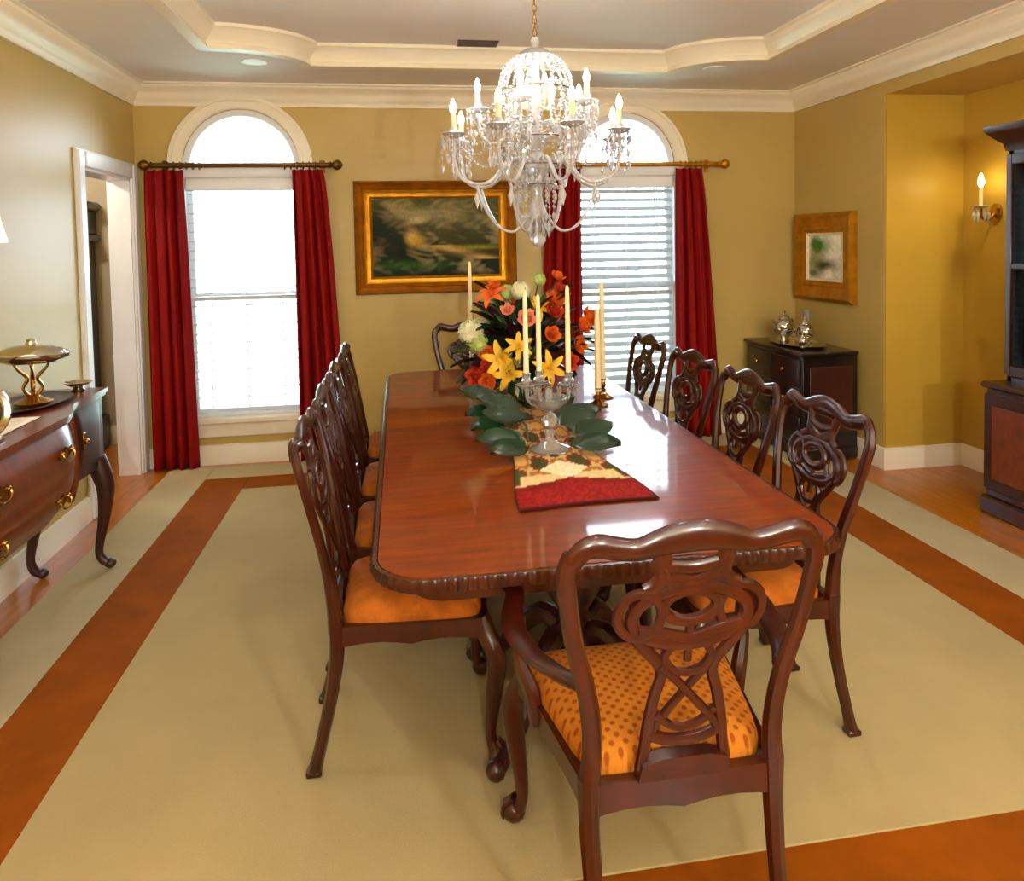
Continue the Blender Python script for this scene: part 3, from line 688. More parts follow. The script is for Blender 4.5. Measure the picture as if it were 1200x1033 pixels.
# ------------------------------------------------------------------ chandelier
ch = thing('chandelier', 'crystal chandelier with lit candle bulbs and hanging drops above the dining table', 'chandelier', (.6, 3.1, 2.83))
def Z(z): return z-2.83
obj('ceiling_rose', G().lathe([(.07, Z(2.828)), (.075, Z(2.82)), (.05, Z(2.8)), (.012, Z(2.785))], 20), 'brass', ch)
z = 2.785; k = 0
lk = G().tube([(.009*math.cos(R(a)), 0, .017*math.sin(R(a))) for a in range(0, 360, 30)], .0028, 6, closed=True); lkm = mesh('chain_link', lk, 'brass')
while z > 2.43:
    inst('chain_link', lkm, ch, Matrix.Translation((0, 0, Z(z-.014))) @ Matrix.Rotation(R(90*(k % 2)), 4, 'Z')); z -= .027; k += 1
obj('stem', G().lathe([(.012, Z(2.43)), (.02, Z(2.41)), (.014, Z(2.39)), (.03, Z(2.36)), (.016, Z(2.32)), (.02, Z(2.2)), (.035, Z(2.15)), (.018, Z(2.1)), (.03, Z(2.03)), (.045, Z(1.99)), (.02, Z(1.94)), (.05, Z(1.9)), (.06, Z(1.87)), (.03, Z(1.83)), (.02, Z(1.75)), (.035, Z(1.7)), (.045, Z(1.665)), (.02, Z(1.63)), (.012, Z(1.6))], 16), 'glass', ch)
obj('crown_dish', G().lathe([(.012, Z(2.385)), (.05, Z(2.375)), (.085, Z(2.352)), (.09, Z(2.345)), (.05, Z(2.36)), (.012, Z(2.37))], 24), 'glass', ch)
obj('ring', G().tube([(.155*math.cos(R(a)), .155*math.sin(R(a)), Z(2.2)) for a in range(0, 360, 12)], .006, 8, closed=True), 'silver', ch)
obj('finial', G().ball((0, 0, Z(1.565)), .034, 14, 10).octa((0, 0, Z(1.54)), .012, .02, .02, 6), 'glass', ch, ang=25)
def strand(pts, s, r=.0075):
    g = G(); P, _, _ = smooth_path([Vector(p) for p in pts], [1]*len(pts), [1]*len(pts), 12, False)
    acc = 0; last = P[0]
    for p in P:
        acc += (p-last).length; last = p
        if acc >= s: acc = 0; g.octa(p, r, r*1.05, r*1.05, 6)
    g.tube(P[::3]+[P[-1]], .0009, 4)
    return g
d1 = mesh('bead_strand', strand([(.08, 0, Z(2.35)), (.118, 0, Z(2.32)), (.148, 0, Z(2.27)), (.158, 0, Z(2.2))], .0145), 'glass', 0)
d2 = mesh('bead_strand', strand([(.155, 0, Z(2.2)), (.14, 0, Z(2.12)), (.10, 0, Z(2.04)), (.045, 0, Z(1.99))], .0145), 'glass', 0)
for k in range(24): inst('bead_strand', d1, ch, Matrix.Rotation(2*math.pi*k/24, 4, 'Z'))
for k in range(18): inst('bead_strand', d2, ch, Matrix.Rotation(2*math.pi*(k+.5)/18, 4, 'Z'))
drop = G().octa((0, 0, -.012), .0035, .006, .006, 6); drop.octa((0, 0, -.035), .009, .016, .03, 6); dm = mesh('crystal_drop', drop, 'glass', 0)
drop = G().octa((0, 0, -.012), .005, .008, .008, 6); drop.octa((0, 0, -.055), .0125, .032, .045, 6); dml = mesh('crystal_drop', drop, 'glass', 0)
def cstrand(n_, s_):
    g = G(); zz = 0
    for i in range(n_): g.octa((0, 0, -.012-zz), .006, .009, .009, 6); zz += s_
    g.octa((0, 0, -.03-zz), .0085, .016, .03, 6); g.tube([(0, 0, 0), (0, 0, -.02-zz)], .001, 4); return g
cs1 = mesh('crystal_strand', cstrand(5, .021), 'glass', 0); cs2 = mesh('crystal_strand', cstrand(3, .021), 'glass', 0)
def tier(n, off, r, zc, zdip, z0, hc):
    arm = mesh('arm', G().tube([(.03, 0, Z(z0)), (r*.32, 0, Z(z0+.005)), (r*.55, 0, Z(zdip+.02)), (r*.74, 0, Z(zdip)), (r*.93, 0, Z(zdip+.03)), (r, 0, Z(zdip+.1)), (r, 0, Z(zc-.01))], [.009, .009, .008, .008, .008, .008, .009], 8, sub=5), 'glass')
    cup = mesh('bobeche', G().lathe([(.008, Z(zc-.012)), (.03, Z(zc-.006)), (.05, Z(zc+.008)), (.046, Z(zc+.011)), (.014, Z(zc+.002)), (.02, Z(zc+.02)), (.014, Z(zc+.035)), (.01, Z(zc+.035))], 18, (r, 0, 0)), 'glass')
    can = mesh('candle_sleeve', G().lathe([(.011, Z(zc+.02)), (.011, Z(zc+hc)), (.006, Z(zc+hc+.004))], 12, (r, 0, 0)), 'wax')
    blb = mesh('bulb', G().lathe([(.007, Z(zc+hc)), (.0125, Z(zc+hc+.015)), (.0135, Z(zc+hc+.025)), (.008, Z(zc+hc+.045)), (.002, Z(zc+hc+.06))], 12, (r, 0, 0)), 'bulb')
    for k in range(n):
        mx = Matrix.Rotation(off+2*math.pi*k/n, 4, 'Z'); a = inst('arm', arm, ch, mx)
        inst('bobeche', cup, a); inst('candle_sleeve', can, a); inst('bulb', blb, a)
        for j in range(7):
            th = 2*math.pi*j/7; inst('crystal_drop', dm, a, Matrix.Translation((r+.047*math.cos(th), .047*math.sin(th), Z(zc+.006))))
        for j in range(8):
            th = 2*math.pi*(j+.5)/8; inst('crystal_strand', cs1 if j % 2 else cs2, a, Matrix.Translation((r+(.05 if j % 2 else .034)*math.cos(th), (.05 if j % 2 else .034)*math.sin(th), Z(zc+.004))))
        inst('crystal_drop', dml, a, Matrix.Translation((r*.74, 0, Z(zdip-.006))))
tier(8, R(11), .37, 2.0, 1.80, 1.9, .09)
tier(5, R(28), .25, 2.12, 1.98, 2.06, .08)
for k in range(4):
    a = inst('inner_socket', mesh('inner_socket', G().tube([(.02, 0, Z(2.14)), (.06, 0, Z(2.13)), (.075, 0, Z(2.16))], .007, 8, sub=3).lathe([(.011, Z(2.155)), (.011, Z(2.2)), (.006, Z(2.204))], 12, (.075, 0, 0)), 'wax'), ch, Matrix.Rotation(R(20+90*k), 4, 'Z'))
    inst('bulb', mesh('bulb', G().lathe([(.007, Z(2.2)), (.0135, Z(2.22)), (.0135, Z(2.23)), (.008, Z(2.25)), (.002, Z(2.265))], 12, (.075, 0, 0)), 'bulb'), a)
for k in range(8):     # bead swags between the lower arms and glass loops to the bottom bowl
    a0 = R(11)+2*math.pi*k/8; a1 = a0+2*math.pi/8; p0 = Vector((.37*math.cos(a0), .37*math.sin(a0), Z(1.99))); p1 = Vector((.37*math.cos(a1), .37*math.sin(a1), Z(1.99)))
    mid = (p0+p1)/2; pts = [p0, p0.lerp(p1, .25)-Vector((0, 0, .06)), mid-Vector((0, 0, .085)), p0.lerp(p1, .75)-Vector((0, 0, .06)), p1]
    obj('bead_swag', strand(pts, .015, .0065), 'glass', ch, ang=0)
    c, s = math.cos(a0), math.sin(a0)
    obj('lower_loop', G().tube([(c*r, s*r, Z(zz)) for r, zz in ((.274, 1.795), (.24, 1.70), (.18, 1.62), (.11, 1.60), (.055, 1.65), (.04, 1.675))], .0055, 8, sub=4), 'glass', ch)
g3 = mesh('bead_strand', strand([(.155, 0, Z(2.2)), (.2, 0, Z(2.08)), (.28, 0, Z(2.0)), (.35, 0, Z(2.005))], .0145, .007), 'glass', 0)
for k in range(8): inst('bead_strand', g3, ch, Matrix.Rotation(R(11+45*k), 4, 'Z'))
g4 = mesh('bead_strand', strand([(.09, 0, Z(2.34)), (.15, 0, Z(2.2)), (.2, 0, Z(2.13)), (.24, 0, Z(2.125))], .0145, .007), 'glass', 0)
for k in range(5): inst('bead_strand', g4, ch, Matrix.Rotation(R(28+72*k), 4, 'Z'))
for rad, zz, n, me_ in ((.10, 1.885, 14, cs1), (.075, 1.80, 10, cs1), (.13, 2.0, 16, cs2)):
    for k in range(n):
        th = 2*math.pi*k/n; inst('crystal_strand', me_, ch, Matrix.Translation((rad*math.cos(th), rad*math.sin(th), Z(zz))))
    obj('ring', G().tube([(rad*math.cos(R(a)), rad*math.sin(R(a)), Z(zz)) for a in range(0, 360, 15)], .004, 6, closed=True), 'silver', ch)
for rad, zz, n in ((.05, 1.67, 10), (.062, 1.87, 12), (.09, 1.60, 0), (.155, 2.195, 20)):
    for k in range(n):
        th = 2*math.pi*k/n; inst('crystal_drop', dml if rad < .1 else dm, ch, Matrix.Translation((rad*math.cos(th), rad*math.sin(th), Z(zz))))

# ------------------------------------------------------------------ paintings
def frame_mesh(g, w_, h_, fw, d0, d1, inner, s0=0):
    """bevelled picture frame in local XZ, facing -Y"""
    prof = [(0, 0), (0, -d0), (fw*.18, -d1), (fw*.35, -d1*.75), (fw*.7, -d0*.8), (fw*.8, -d0), (fw, -d0*.45), (fw, 0)]
    vs = []; fs = []; k = len(prof)
    for sx, sz in ((-1, -1), (1, -1), (1, 1), (-1, 1)):
        for o, y in prof: vs.append((sx*(w_/2-o), y, sz*(h_/2-o)))
    for i in range(4):
        j = (i+1) % 4
        for a in range(k): fs.append((i*k+a, j*k+a, j*k+(a+1) % k, i*k+(a+1) % k))
    return g.add(vs, fs)
def noise2(x, y, q):
    v = 0
    for a, b, c, d in q: v += a*math.sin(b*x+c*y+d)
    return v
qq = random.Random(2); NZ = [(1/(1+k*.25), qq.uniform(3, 9)*(1+k*.5), qq.uniform(-9, 9)*(1+k*.5), qq.uniform(0, 6)) for k in range(9)]
def mixc(a, b, t): t = max(0, min(1, t)); return tuple(a[i]*(1-t)+b[i]*t for i in range(3))+(1,)
def blob(x, y, cx, cy, rx, ry): return math.exp(-(((x-cx)/rx)**2+((y-cy)/ry)**2))
def land1(x, y):      # x to the right, y up, 0..1
    n = noise2(x, y, NZ)*.05+.05*math.sin(31*x+17*y+3*math.sin(23*y))*math.sin(27*y-11*x+2*math.sin(19*x))
    c = mixc(lin('#141a0a'), lin('#5a5c2c'), (y-.4)*1.3+n*2.5)
    c = mixc(c, lin('#a79a6c'), blob(x, y, .42, .8, .26, .1)*.8+n*3)
    c = mixc(c, lin('#d8c08c'), blob(x, y, .36, .72, .07, .05)*.7+n)
    c = mixc(c, lin('#5c5a3c'), blob(x, y, .72, .75, .3, .22)*.7)
    c = mixc(c, lin('#151a10'), blob(x, y, .08, .5, .2, .42)*1.1+n)
    c = mixc(c, lin('#3b3a1c'), blob(x, y, .68, .52, .22, .14)*.9)
    c = mixc(c, lin('#d9b070'), blob(x, y, .31, .5, .05, .1)*.8+n); c = mixc(c, lin('#a8880f'), blob(x, y, .34, .46, .06, .07)*.8)
    px = .38+(.45-y)*2.2; c = mixc(c, lin('#c49a5a'), blob(x, y, px, y, .1, 1)*(1 if .2 < y < .4 else 0)*.9)
    c = mixc(c, lin('#7c7a14'), blob(x, y, .8, .36, .25, .03)*.9); c = mixc(c, lin('#4c3a10'), blob(x, y, .75, .28, .22, .04)*.8)
    c = mixc(c, lin('#1f4a14'), blob(x, y, .3, .14, .3, .06)*.9); c = mixc(c, lin('#121606'), blob(x, y, .5, 0, .6, .08))
    return c
def land2(x, y):
    n = noise2(x, y, NZ)*.1
    c = mixc(lin('#c8cfc4'), lin('#f0ead8'), y+n)
    c = mixc(c, lin('#2f6a1c'), blob(x, y, .3, .75, .3, .25)*1.2+n); c = mixc(c, lin('#7a7a30'), blob(x, y, .2, .4, .2, .25)+n)
    c = mixc(c, lin('#33401c'), blob(x, y, .5, .3, .35, .14)*1.1); c = mixc(c, lin('#e6e0cc'), blob(x, y, .62, .12, .12, .12)); c = mixc(c, lin('#5c5a28'), blob(x, y, .15, .12, .2, .1))
    return c
def painting(name, label, w_, h_, fw, land, nu, nv, loc, rz, liner):
    t = thing(name, label, 'painting', loc, rz)
    obj('frame', frame_mesh(G(), w_, h_, fw, .03, .05, 0), 'gold2' if not liner else 'gold', t, ang=25)
    lw = .022 if liner else .062; g = frame_mesh(G(), w_-2*fw+.004, h_-2*fw+.004, lw, .016, .02, 0); obj('liner', g, liner or 'gold', t, ang=25)
    cw, chh = w_-2*fw-2*lw+.01, h_-2*fw-2*lw+.01
    g = G().grid(lambda u, v: ((u-.5)*cw, -.008, (v-.5)*chh), nu, nv); jr = random.Random(9); g.C = [tuple(min(1, c_*1.3*jr.uniform(.75, 1.25)) for c_ in land(i/nu, j/nv)[:3])+(1,) for j in range(nv+1) for i in range(nu+1)]
    obj('canvas', g, 'paint', t)
    obj('backing', G().box(-w_/2+.02, w_/2-.02, -.006, -.001, -h_/2+.02, h_/2-.02), 'black', t)
painting('landscape_painting', 'wide dark landscape painting in a gilt frame between the two windows', 1.19, .83, .07, land1, 120, 80, (.28, YF-.002, 1.605), 0, None)
painting('landscape_painting', 'small landscape painting in a wide gold frame above the black chest', 0.76, .66, .15, land2, 40, 36, (XR-.002, 4.99, 1.40), R(-90), 'cream')

# ------------------------------------------------------------------ curtains and rods
def curtain(label, xt0, xt1, xb0, xb1, folds, seed, zt=2.098):
    q = random.Random(seed); ph = q.uniform(0, 6)
    def f(u, v):
        z = zt-(zt-.015)*v; x0 = xt0+(xb0-xt0)*v**.7; x1 = xt1+(xb1-xt1)*v**.7
        uu = u+.012*math.sin(5*u*folds+4*v); a = 2*math.pi*folds*uu+ph
        d = (.026+.012*v)*math.sin(a)+.009*math.sin(2.3*a+1+v)
        x = x0+(x1-x0)*u+.006*math.sin(a*1+1.5)
        return (x, 5.325+d, z+.006*math.sin(a)*(1-v))
    o = obj('curtain', G().grid(f, int(folds*14), 24), 'red', ang=80); tag(o, label, 'curtain', 'red curtains at the windows')
    s = o.modifiers.new('thick', 'SOLIDIFY'); s.thickness = .004
    return o
def rod(label, x0, x1, mt):
    t = thing('curtain_rod', label, 'curtain rod', ((x0+x1)/2, 5.325, 2.13)); h = (x1-x0)/2
    obj('pole', G().tube([(-h, 0, 0), (h, 0, 0)], .017, 12), mt, t)
    for s in (-1, 1):
        g = G(); g.M = Matrix.Rotation(R(90*s), 4, 'Y'); g.lathe([(.018, h-.004), (.026, h+.004), (.015, h+.015), (.034, h+.035), (.038, h+.055), (.026, h+.078), (.006, h+.092)], 14)
        obj('finial', g, mt, t)
        x = s*(h-.06); obj('bracket', G().box(x-.012, x+.012, 0, 5.42-5.325, -.012, .006, .003).box(x-.02, x+.02, 5.42-5.325-.012, 5.42-5.325, -.05, .04, .003), mt, t)
    rm = mesh('ring', G().tube([(0, .026*math.cos(R(a)), -.004+.026*math.sin(R(a))) for a in range(0, 360, 30)], .004, 6, closed=True), mt)
    for s0 in (-1, 1):
        for k in range(6): inst('ring', rm, t, Matrix.Translation((s0*(h-.1-k*.042), 0, 0)))
rod('bronze curtain rod over the window nearer the doorway', -1.66, -.47, 'iron')
rod('brass curtain rod over the window behind the chandelier', 1.06, 2.46, 'gold')
curtain('red curtain hanging beside the doorway casing', -1.72, -1.47, -1.74, -1.43, 4, 1)
curtain('red curtain between the doorway side window and the landscape painting', -.735, -.52, -.735, -.40, 4, 2)
curtain('red curtain behind the flowers, beside the landscape painting', 1.10, 1.37, 1.05, 1.37, 4, 3)
curtain('red curtain nearest the black chest', 2.12, 2.33, 2.11, 2.48, 4, 4)

# ------------------------------------------------------------------ sideboard
sb = thing('sideboard', 'long serpentine mahogany sideboard with brass handles along the wall by the doorway', 'sideboard', (XL, 2.85, 0))
def fx(y):      # front line of the top, in local x from the wall, y from the middle
    a = abs(y)
    if a < .29: return .462-.0*a
    if a < .60: t = (a-.29)/.31; return .462-.085*(t*t*(3-2*t))
    return .377+.006*math.sin((a-.6)*9)
ys = [-.93+1.86*i/62 for i in range(63)]
def strip_plan(y0, y1, off, n=24, back=.022):
    yy = [y0+(y1-y0)*i/n for i in range(n+1)]
    return [(fx(y)+off, y) for y in yy]+[(back, y1), (back, y0)]
obj('top', G().prism(strip_plan(-.93, .93, 0, 60), .865, .885).prism(strip_plan(-.922, .922, -.008, 60), .85, .866), 'side', sb, ang=30)
def bom(z, zb, amp): t = (z-zb)/(.85-zb); return amp*math.sin(math.pi*min(1, max(0, t)))**1.0
def body(name, y0, y1, zb, off, amp, mt, scallop=0):
    nu, nv = 24, 12; vs = []
    def f(u, v):
        y = y0+(y1-y0)*u; zb2 = zb-scallop*math.sin(math.pi*u)**2+.02*math.cos(4*math.pi*u)*bool(scallop); z = zb2+(.85-zb2)*v
        return (fx(y)+off+bom(z, zb, amp)-(.07*(1-v)**3 if amp > .02 else 0), y, z)
    g = G().grid(f, nu, nv)
    back = [f(i/nu, 0) for i in range(nu+1)]
    for y, u in ((y0, 0), (y1, 1)):
        col = [f(u, j/nv) for j in range(nv+1)]; pts = col+[(.022, y, .85), (.022, y, col[0][2])]
        g.add(pts, [tuple(range(len(pts)))])
    g.add(back+[(.022, y1, back[-1][2]), (.022, y0, back[0][2])], [tuple(range(nu+3))])
    return obj(name, g, mt, sb, ang=45)
body('body', -.52, .52, .44, -.03, .035, 'side')
body('end_section', .52, .90, .52, -.02, .0, 'dark'); body('end_section', -.90, -.52, .52, -.02, .0, 'dark')
def panel(parent_name, y0, y1, z0, z1, off, amp, zb, mt, lip=.01):
    nu, nv = 16, 8
    def f(u, v):
        y = y0+(y1-y0)*u; z = z0+(z1-z0)*v
        return (fx(y)+off+bom(z, zb, amp)-(.07*(1-(z-zb)/(.85-zb))**3 if amp > .02 else 0)+lip*min(1, 8*min(u, 1-u), 4*min(v, 1-v)), y, z)
    return obj(parent_name, G().grid(f, nu, nv), mt, sb, ang=45), f
def bail(parent, c, s=1):
    x, y, z = c
    g = G().tube([(x+.014, y-.042*s, z+.005), (x+.022, y-.04*s, z-.012), (x+.024, y-.02*s, z-.028), (x+.024, y+.02*s, z-.028), (x+.022, y+.04*s, z-.012), (x+.014, y+.042*s, z+.005)], .0045, 6, sub=3)
    for k in (-1, 1): g.ball((x+.012, y+k*.042*s, z+.006), .009, 8, 5)
    g.prism([(y+a*s, z+b_) for a, b_ in ((-.06, 0), (-.045, .02), (-.02, .012), (0, .026), (.02, .012), (.045, .02), (.06, 0), (.04, -.02), (.015, -.014), (0, -.024), (-.015, -.014), (-.04, -.02))], x+.004, x+.01, lambda u, v, d: (d, u, v))
    obj('handle', g, 'brass', parent, label='brass bail handle')
for z0, z1 in ((.475, .64), (.655, .835)):
    d, f = panel('drawer', -.40, .40, z0, z1, -.029, .035, .44, 'side')
    for u in (.2, .8): bail(d, f(u, .52))
for s in (-1, 1):
    y0, y1 = sorted((s*.605, s*.86)); d, f = panel('door', y0, y1, .55, .83, -.019, 0, .52, 'dark'); c = f(.2 if s > 0 else .8, .5)
    obj('handle', G().ball((c[0]+.012, c[1], c[2]), .014, 10, 6).box(c[0]+.0, c[0]+.006, c[1]-.014, c[1]+.014, c[2]-.04, c[2]+.04, .003), 'brass', d, label='brass knob')
    # gilt-edged pilaster between drawers and end section
    yp = s*.50; obj('pilaster', G().tube([(fx(yp)-.028, yp, .47), (fx(yp)-.002, yp, .58), (fx(yp)-.0, yp, .7), (fx(yp)-.016, yp, .85)], .016, 8, sub=4), 'side', sb)
def cab_leg(x, y, dx, dy, zt, mt='dark', top=.045, z0=0):
    L = math.hypot(dx, dy); dx, dy = dx/L, dy/L
    g = G().tube([(x-dx*.01, y-dy*.01, zt), (x+dx*.015, y+dy*.015, zt*.86), (x+dx*.03, y+dy*.03, zt*.72), (x+dx*.018, y+dy*.018, zt*.48), (x-dx*.01, y-dy*.01, zt*.2), (x+dx*.005, y+dy*.005, .045+z0), (x+dx*.035, y+dy*.035, .025+z0)], [top, top*1.02, top*.9, .028, .019, .021, .02], 10, sub=4)
    g.ball((x+dx*.035, y+dy*.035, .025+z0), .028, 10, 6, .85)
    obj('leg', g, mt, sb)
for y, s in ((.86, .2), (-.86, -.2)): cab_leg(.345, y, 1, s, .56, z0=.0135)
for y, s in ((.82, .2), (-.82, -.2)): cab_leg(.06, y, .3, s, .56, top=.035)
cab_leg(.245, .02, 1, .1, .46, top=.035, z0=.0135)
ZB = .885
# things on the sideboard
o = obj('lace_cloth', G().grid(lambda u, v: (XL+.06+.30*v, 2.05+1.1*u, ZB+.002+.0012*math.sin(u*40)*math.sin(v*9)), 60, 10), 'lace'); tag(o, 'white lace cloth laid along the sideboard top', 'cloth'); s = o.modifiers.new('thick', 'SOLIDIFY'); s.thickness = .002; s.offset = 1
t = thing('serving_tray', 'dark oval wooden tray at the doorway end of the sideboard', 'tray', (XL+.2, 3.42, ZB+.0005))
obj('plate', G().lathe([(.10, 0), (.125, .004), (.145, .016), (.138, .017), (.11, .008)], 28, sx=1.0, sy=1.6), 'dark', t, ang=12)
t = thing('small_dish', 'little silver dish at the doorway end corner of the sideboard', 'dish', (XL+.27, 3.72, ZB+.0005))
obj('bowl', G().lathe([(.03, 0), (.035, .006), (.02, .014), (.05, .03), (.065, .042), (.06, .043), (.02, .02)], 18), 'silver', t)
t = thing('epergne', 'oval silver covered dish raised on a branched brass stand on the sideboard', 'serving dish', (XL+.23, 3.38, ZB+.0145))
obj('base', G().lathe([(.07, 0), (.075, .008), (.04, .02), (.018, .04)], 18), 'brass', t)
for k in range(4):
    a = 2*math.pi*k/4+.5; c, s = math.cos(a), math.sin(a)
    obj('branch', G().tube([(c*.012, s*.012, .03), (c*.035, s*.035, .07), (c*.018, s*.018, .11), (c*.05, s*.06, .15), (c*.06, s*.085, .178)], [.008, .007, .008, .006, .005], 8, sub=4), 'brass', t)
obj('dish', G().lathe([(.02, .172), (.08, .178), (.115, .20), (.12, .215), (.11, .214), (.02, .19)], 28, sx=1.3, sy=.9), 'silver', t)
obj('lid', G().lathe([(.112, .216), (.1, .232), (.06, .25), (.02, .256), (.012, .268), (.016, .276), (.004, .282)], 28, sx=1.3, sy=.9), 'silver', t)
t = thing('silver_plate', 'silver rimmed round dark plate standing on edge on the sideboard', 'plate', (XL+.34, 2.77, ZB+.0045))
g = G(); g.M = Matrix.Translation((0, 0, .1)) @ Matrix.Rotation(R(78), 4, 'X') @ Matrix.Rotation(R(0), 4, 'Z')
g.lathe([(.075, 0), (.1, -.004), (.1, .006), (.085, .012), (.072, .006)], 28); obj('rim', g, 'silver', t)
g = G(); g.M = Matrix.Translation((0, 0, .1)) @ Matrix.Rotation(R(78), 4, 'X'); g.lathe([(.0755, -.002), (.0755, .0085)], 28); obj('well', g, 'black', t)
obj('easel', G().tube([(-.05, .045, 0), (0, .02, .03), (.05, .045, 0)], .005, 6).tube([(0, .02, .03), (0, .04, .11)], .004, 6).tube([(-.05, .045, 0.004), (-.05, -.03, .004)], .004, 6).tube([(.05, .045, .004), (.05, -.03, .004)], .004, 6), 'silver', t)
t = thing('table_lamp', 'white shaded table lamp standing on the sideboard', 'lamp', (XL+.17, 2.93, ZB+.0045))
obj('base', G().lathe([(.07, 0), (.072, .012), (.04, .03), (.03, .06), (.075, .16), (.08, .22), (.05, .3), (.02, .36), (.012, .42), (.01, .62)], 20), 'marble', t)
obj('shade', G().lathe([(.19, .70), (.125, .97), (.122, .97), (.187, .70)], 32), 'shade', t)
obj('bulb', G().ball((0, 0, .80), .03, 12, 8), 'bulb2', t)
lamp('table_lamp_light', 'POINT', (XL+.17, 2.93, ZB+.80), 5, (1, .84, .55), .04)

# ------------------------------------------------------------------ hall furniture
t = thing('tall_cabinet', 'tall narrow dark wooden case standing in the hall beyond the doorway', 'cabinet', (-2.515, 6.08, 0))
obj('plinth', G().box(-.2, .2, -.14, .1, 0, .25, .01), 'black', t); obj('case', G().box(-.15, .15, -.11, .09, .25, 1.62, .008), 'black', t)
obj('hood', G().box(-.185, .185, -.14, .1, 1.62, 1.68, .01).box(-.165, .165, -.13, .1, 1.68, 1.86, .008).box(-.195, .195, -.15, .1, 1.86, 1.93, .015), 'black', t)
obj('door', G().box(-.11, .11, -.118, -.108, .34, 1.52, .004), 'dark', t)
lamp('hall_fill_light', 'POINT', (-2.5, 4.9, 2.35), 22, (1, .9, .75), .08)  # added lamp, out of view, to light the hall
t = thing('hall_fill_lamp', 'globe lamp added to light the hall, on its unseen ceiling', 'lamp', (-2.5, 4.9, 2.6)); obj('globe', G().lathe([(.05, 0), (.05, -.02), (.02, -.04), (.02, -.1)], 16), 'brass', t)

# ------------------------------------------------------------------ black chest with silver tea set
ct = thing('chest', 'black lacquered chest of drawers with the silver tea set against the wall', 'chest', (2.905, 4.95, 0))
cw, cl = .205, .40
obj('body', G().box(-cw, cw, -cl, cl, .09, .735, .006), 'black', ct); obj('top', G().box(-cw-.02, cw, -cl-.02, cl+.02, .735, .762, .008), 'black', ct)
obj('plinth', G().box(-cw-.012, cw, -cl-.012, cl+.012, .0135, .1, .012), 'black', ct)
for j, (z0, z1) in enumerate(((.13, .31), (.33, .51), (.53, .71))):
    for y0, y1 in ((-.37, -.01), (.01, .37)):
        d = obj('drawer', G().box(-cw-.014, -cw+.002, y0, y1, z0, z1, .005), 'black', ct)
        yc, zc = (y0+y1)/2, (z0+z1)/2; obj('knob', G().ball((-cw-.03, yc, zc), .016, 10, 6).box(-cw-.022, -cw-.012, yc-.008, yc+.008, zc-.008, zc+.008), 'brass', d, label='brass knob')
obj('side_panel', G().box(-cw+.05, cw-.04, -cl-.008, -cl+.001, .2, .66, .006), 'dark', ct)
ZCh = .7625
t = thing('silver_tray', 'oblong silver tray on the black chest', 'tray', (2.89, 4.95, ZCh))
obj('plate', G().lathe([(.15, 0), (.18, .004), (.2, .016), (.194, .018), (.17, .008)], 32, sx=.8, sy=1.45), 'silver', t, ang=12)
def teapot(x, y, s, label, spout=True, nm='teapot', cat='teapot', rz=0):
    t = thing(nm, label, cat, (x, y, ZCh+.0087), rz)
    obj('body', G().lathe([(.035*s, 0), (.04*s, .006*s), (.025*s, .02*s), (.05*s, .045*s), (.07*s, .085*s), (.062*s, .12*s), (.04*s, .14*s), (.042*s, .146*s)], 20), 'silver', t)
    obj('lid', G().lathe([(.042*s, .147*s), (.034*s, .162*s), (.012*s, .172*s), (.008*s, .182*s), (.014*s, .192*s), (.004*s, .202*s)], 16), 'silver', t)
    if spout: obj('spout', G().tube([(0, -.06*s, .07*s), (0, -.095*s, .085*s), (0, -.11*s, .12*s), (0, -.125*s, .145*s)], [.016*s, .013*s, .01*s, .008*s], 10, sub=3), 'silver', t)
    obj('handle', G().tube([(0, .058*s, .12*s), (0, .1*s, .135*s), (0, .115*s, .1*s), (0, .095*s, .065*s), (0, .066*s, .06*s)], .007*s, 8, sub=3), 'silver', t)
teapot(2.86, 5.08, 1.15, 'largest silver teapot on the tray on the black chest', True, rz=R(-60))
teapot(2.9, 4.86, 1.0, 'smaller silver coffee pot on the tray, nearer the niche', True, 'coffee_pot', 'coffee pot', R(-50))
teapot(2.80, 4.72, .5, 'tiny silver sugar pot at the niche end of the tray', False, 'sugar_pot', 'sugar pot')
t = thing('silver_vase', 'slender silver vase between the two pots on the chest', 'vase', (2.98, 4.97, ZCh+.0087))
obj('body', G().lathe([(.035, 0), (.038, .006), (.014, .02), (.012, .1), (.026, .17), (.03, .24), (.026, .24), (.01, .12)], 16), 'cutglass', t, ang=14)

# ------------------------------------------------------------------ china cabinet in the niche
cc = thing('china_cabinet', 'tall mahogany china cabinet with glazed doors standing in the niche', 'cabinet', (3.46, 2.62, 0))
CL = .92
obj('plinth', G().box(-.285, .25, -CL-.02, CL+.02, 0, .1, .012), 'wood', cc)
obj('base', G().box(-.26, .25, -CL, CL, .1, .70, .006), 'wood', cc)
obj('ledge', G().box(-.285, .25, -CL-.025, CL+.025, .70, .735, .012), 'wood', cc)
for k in range(4):
    y0 = -CL+.05+k*.455; d = obj('base_door', G().box(-.272, -.258, y0, y0+.43, .14, .67, .005), 'wood', cc)
    obj('raised_panel', G().box(-.282, -.27, y0+.06, y0+.37, .2, .61, .01), 'side', d); obj('knob', G().ball((-.285, y0+(.40 if k % 2 == 0 else .03), .42), .012, 8, 6), 'brass', d)
UL = .9
g = G().box(.22, .25, -UL, UL, .735, 2.0).box(-.15, .25, -UL, -UL+.03, .735, 2.0).box(-.15, .25, UL-.03, UL, .735, 2.0).box(-.15, .25, -UL, UL, 1.97, 2.0).box(-.15, .25, -UL, UL, .735, .76)
obj('upper_case', g, 'wood', cc)
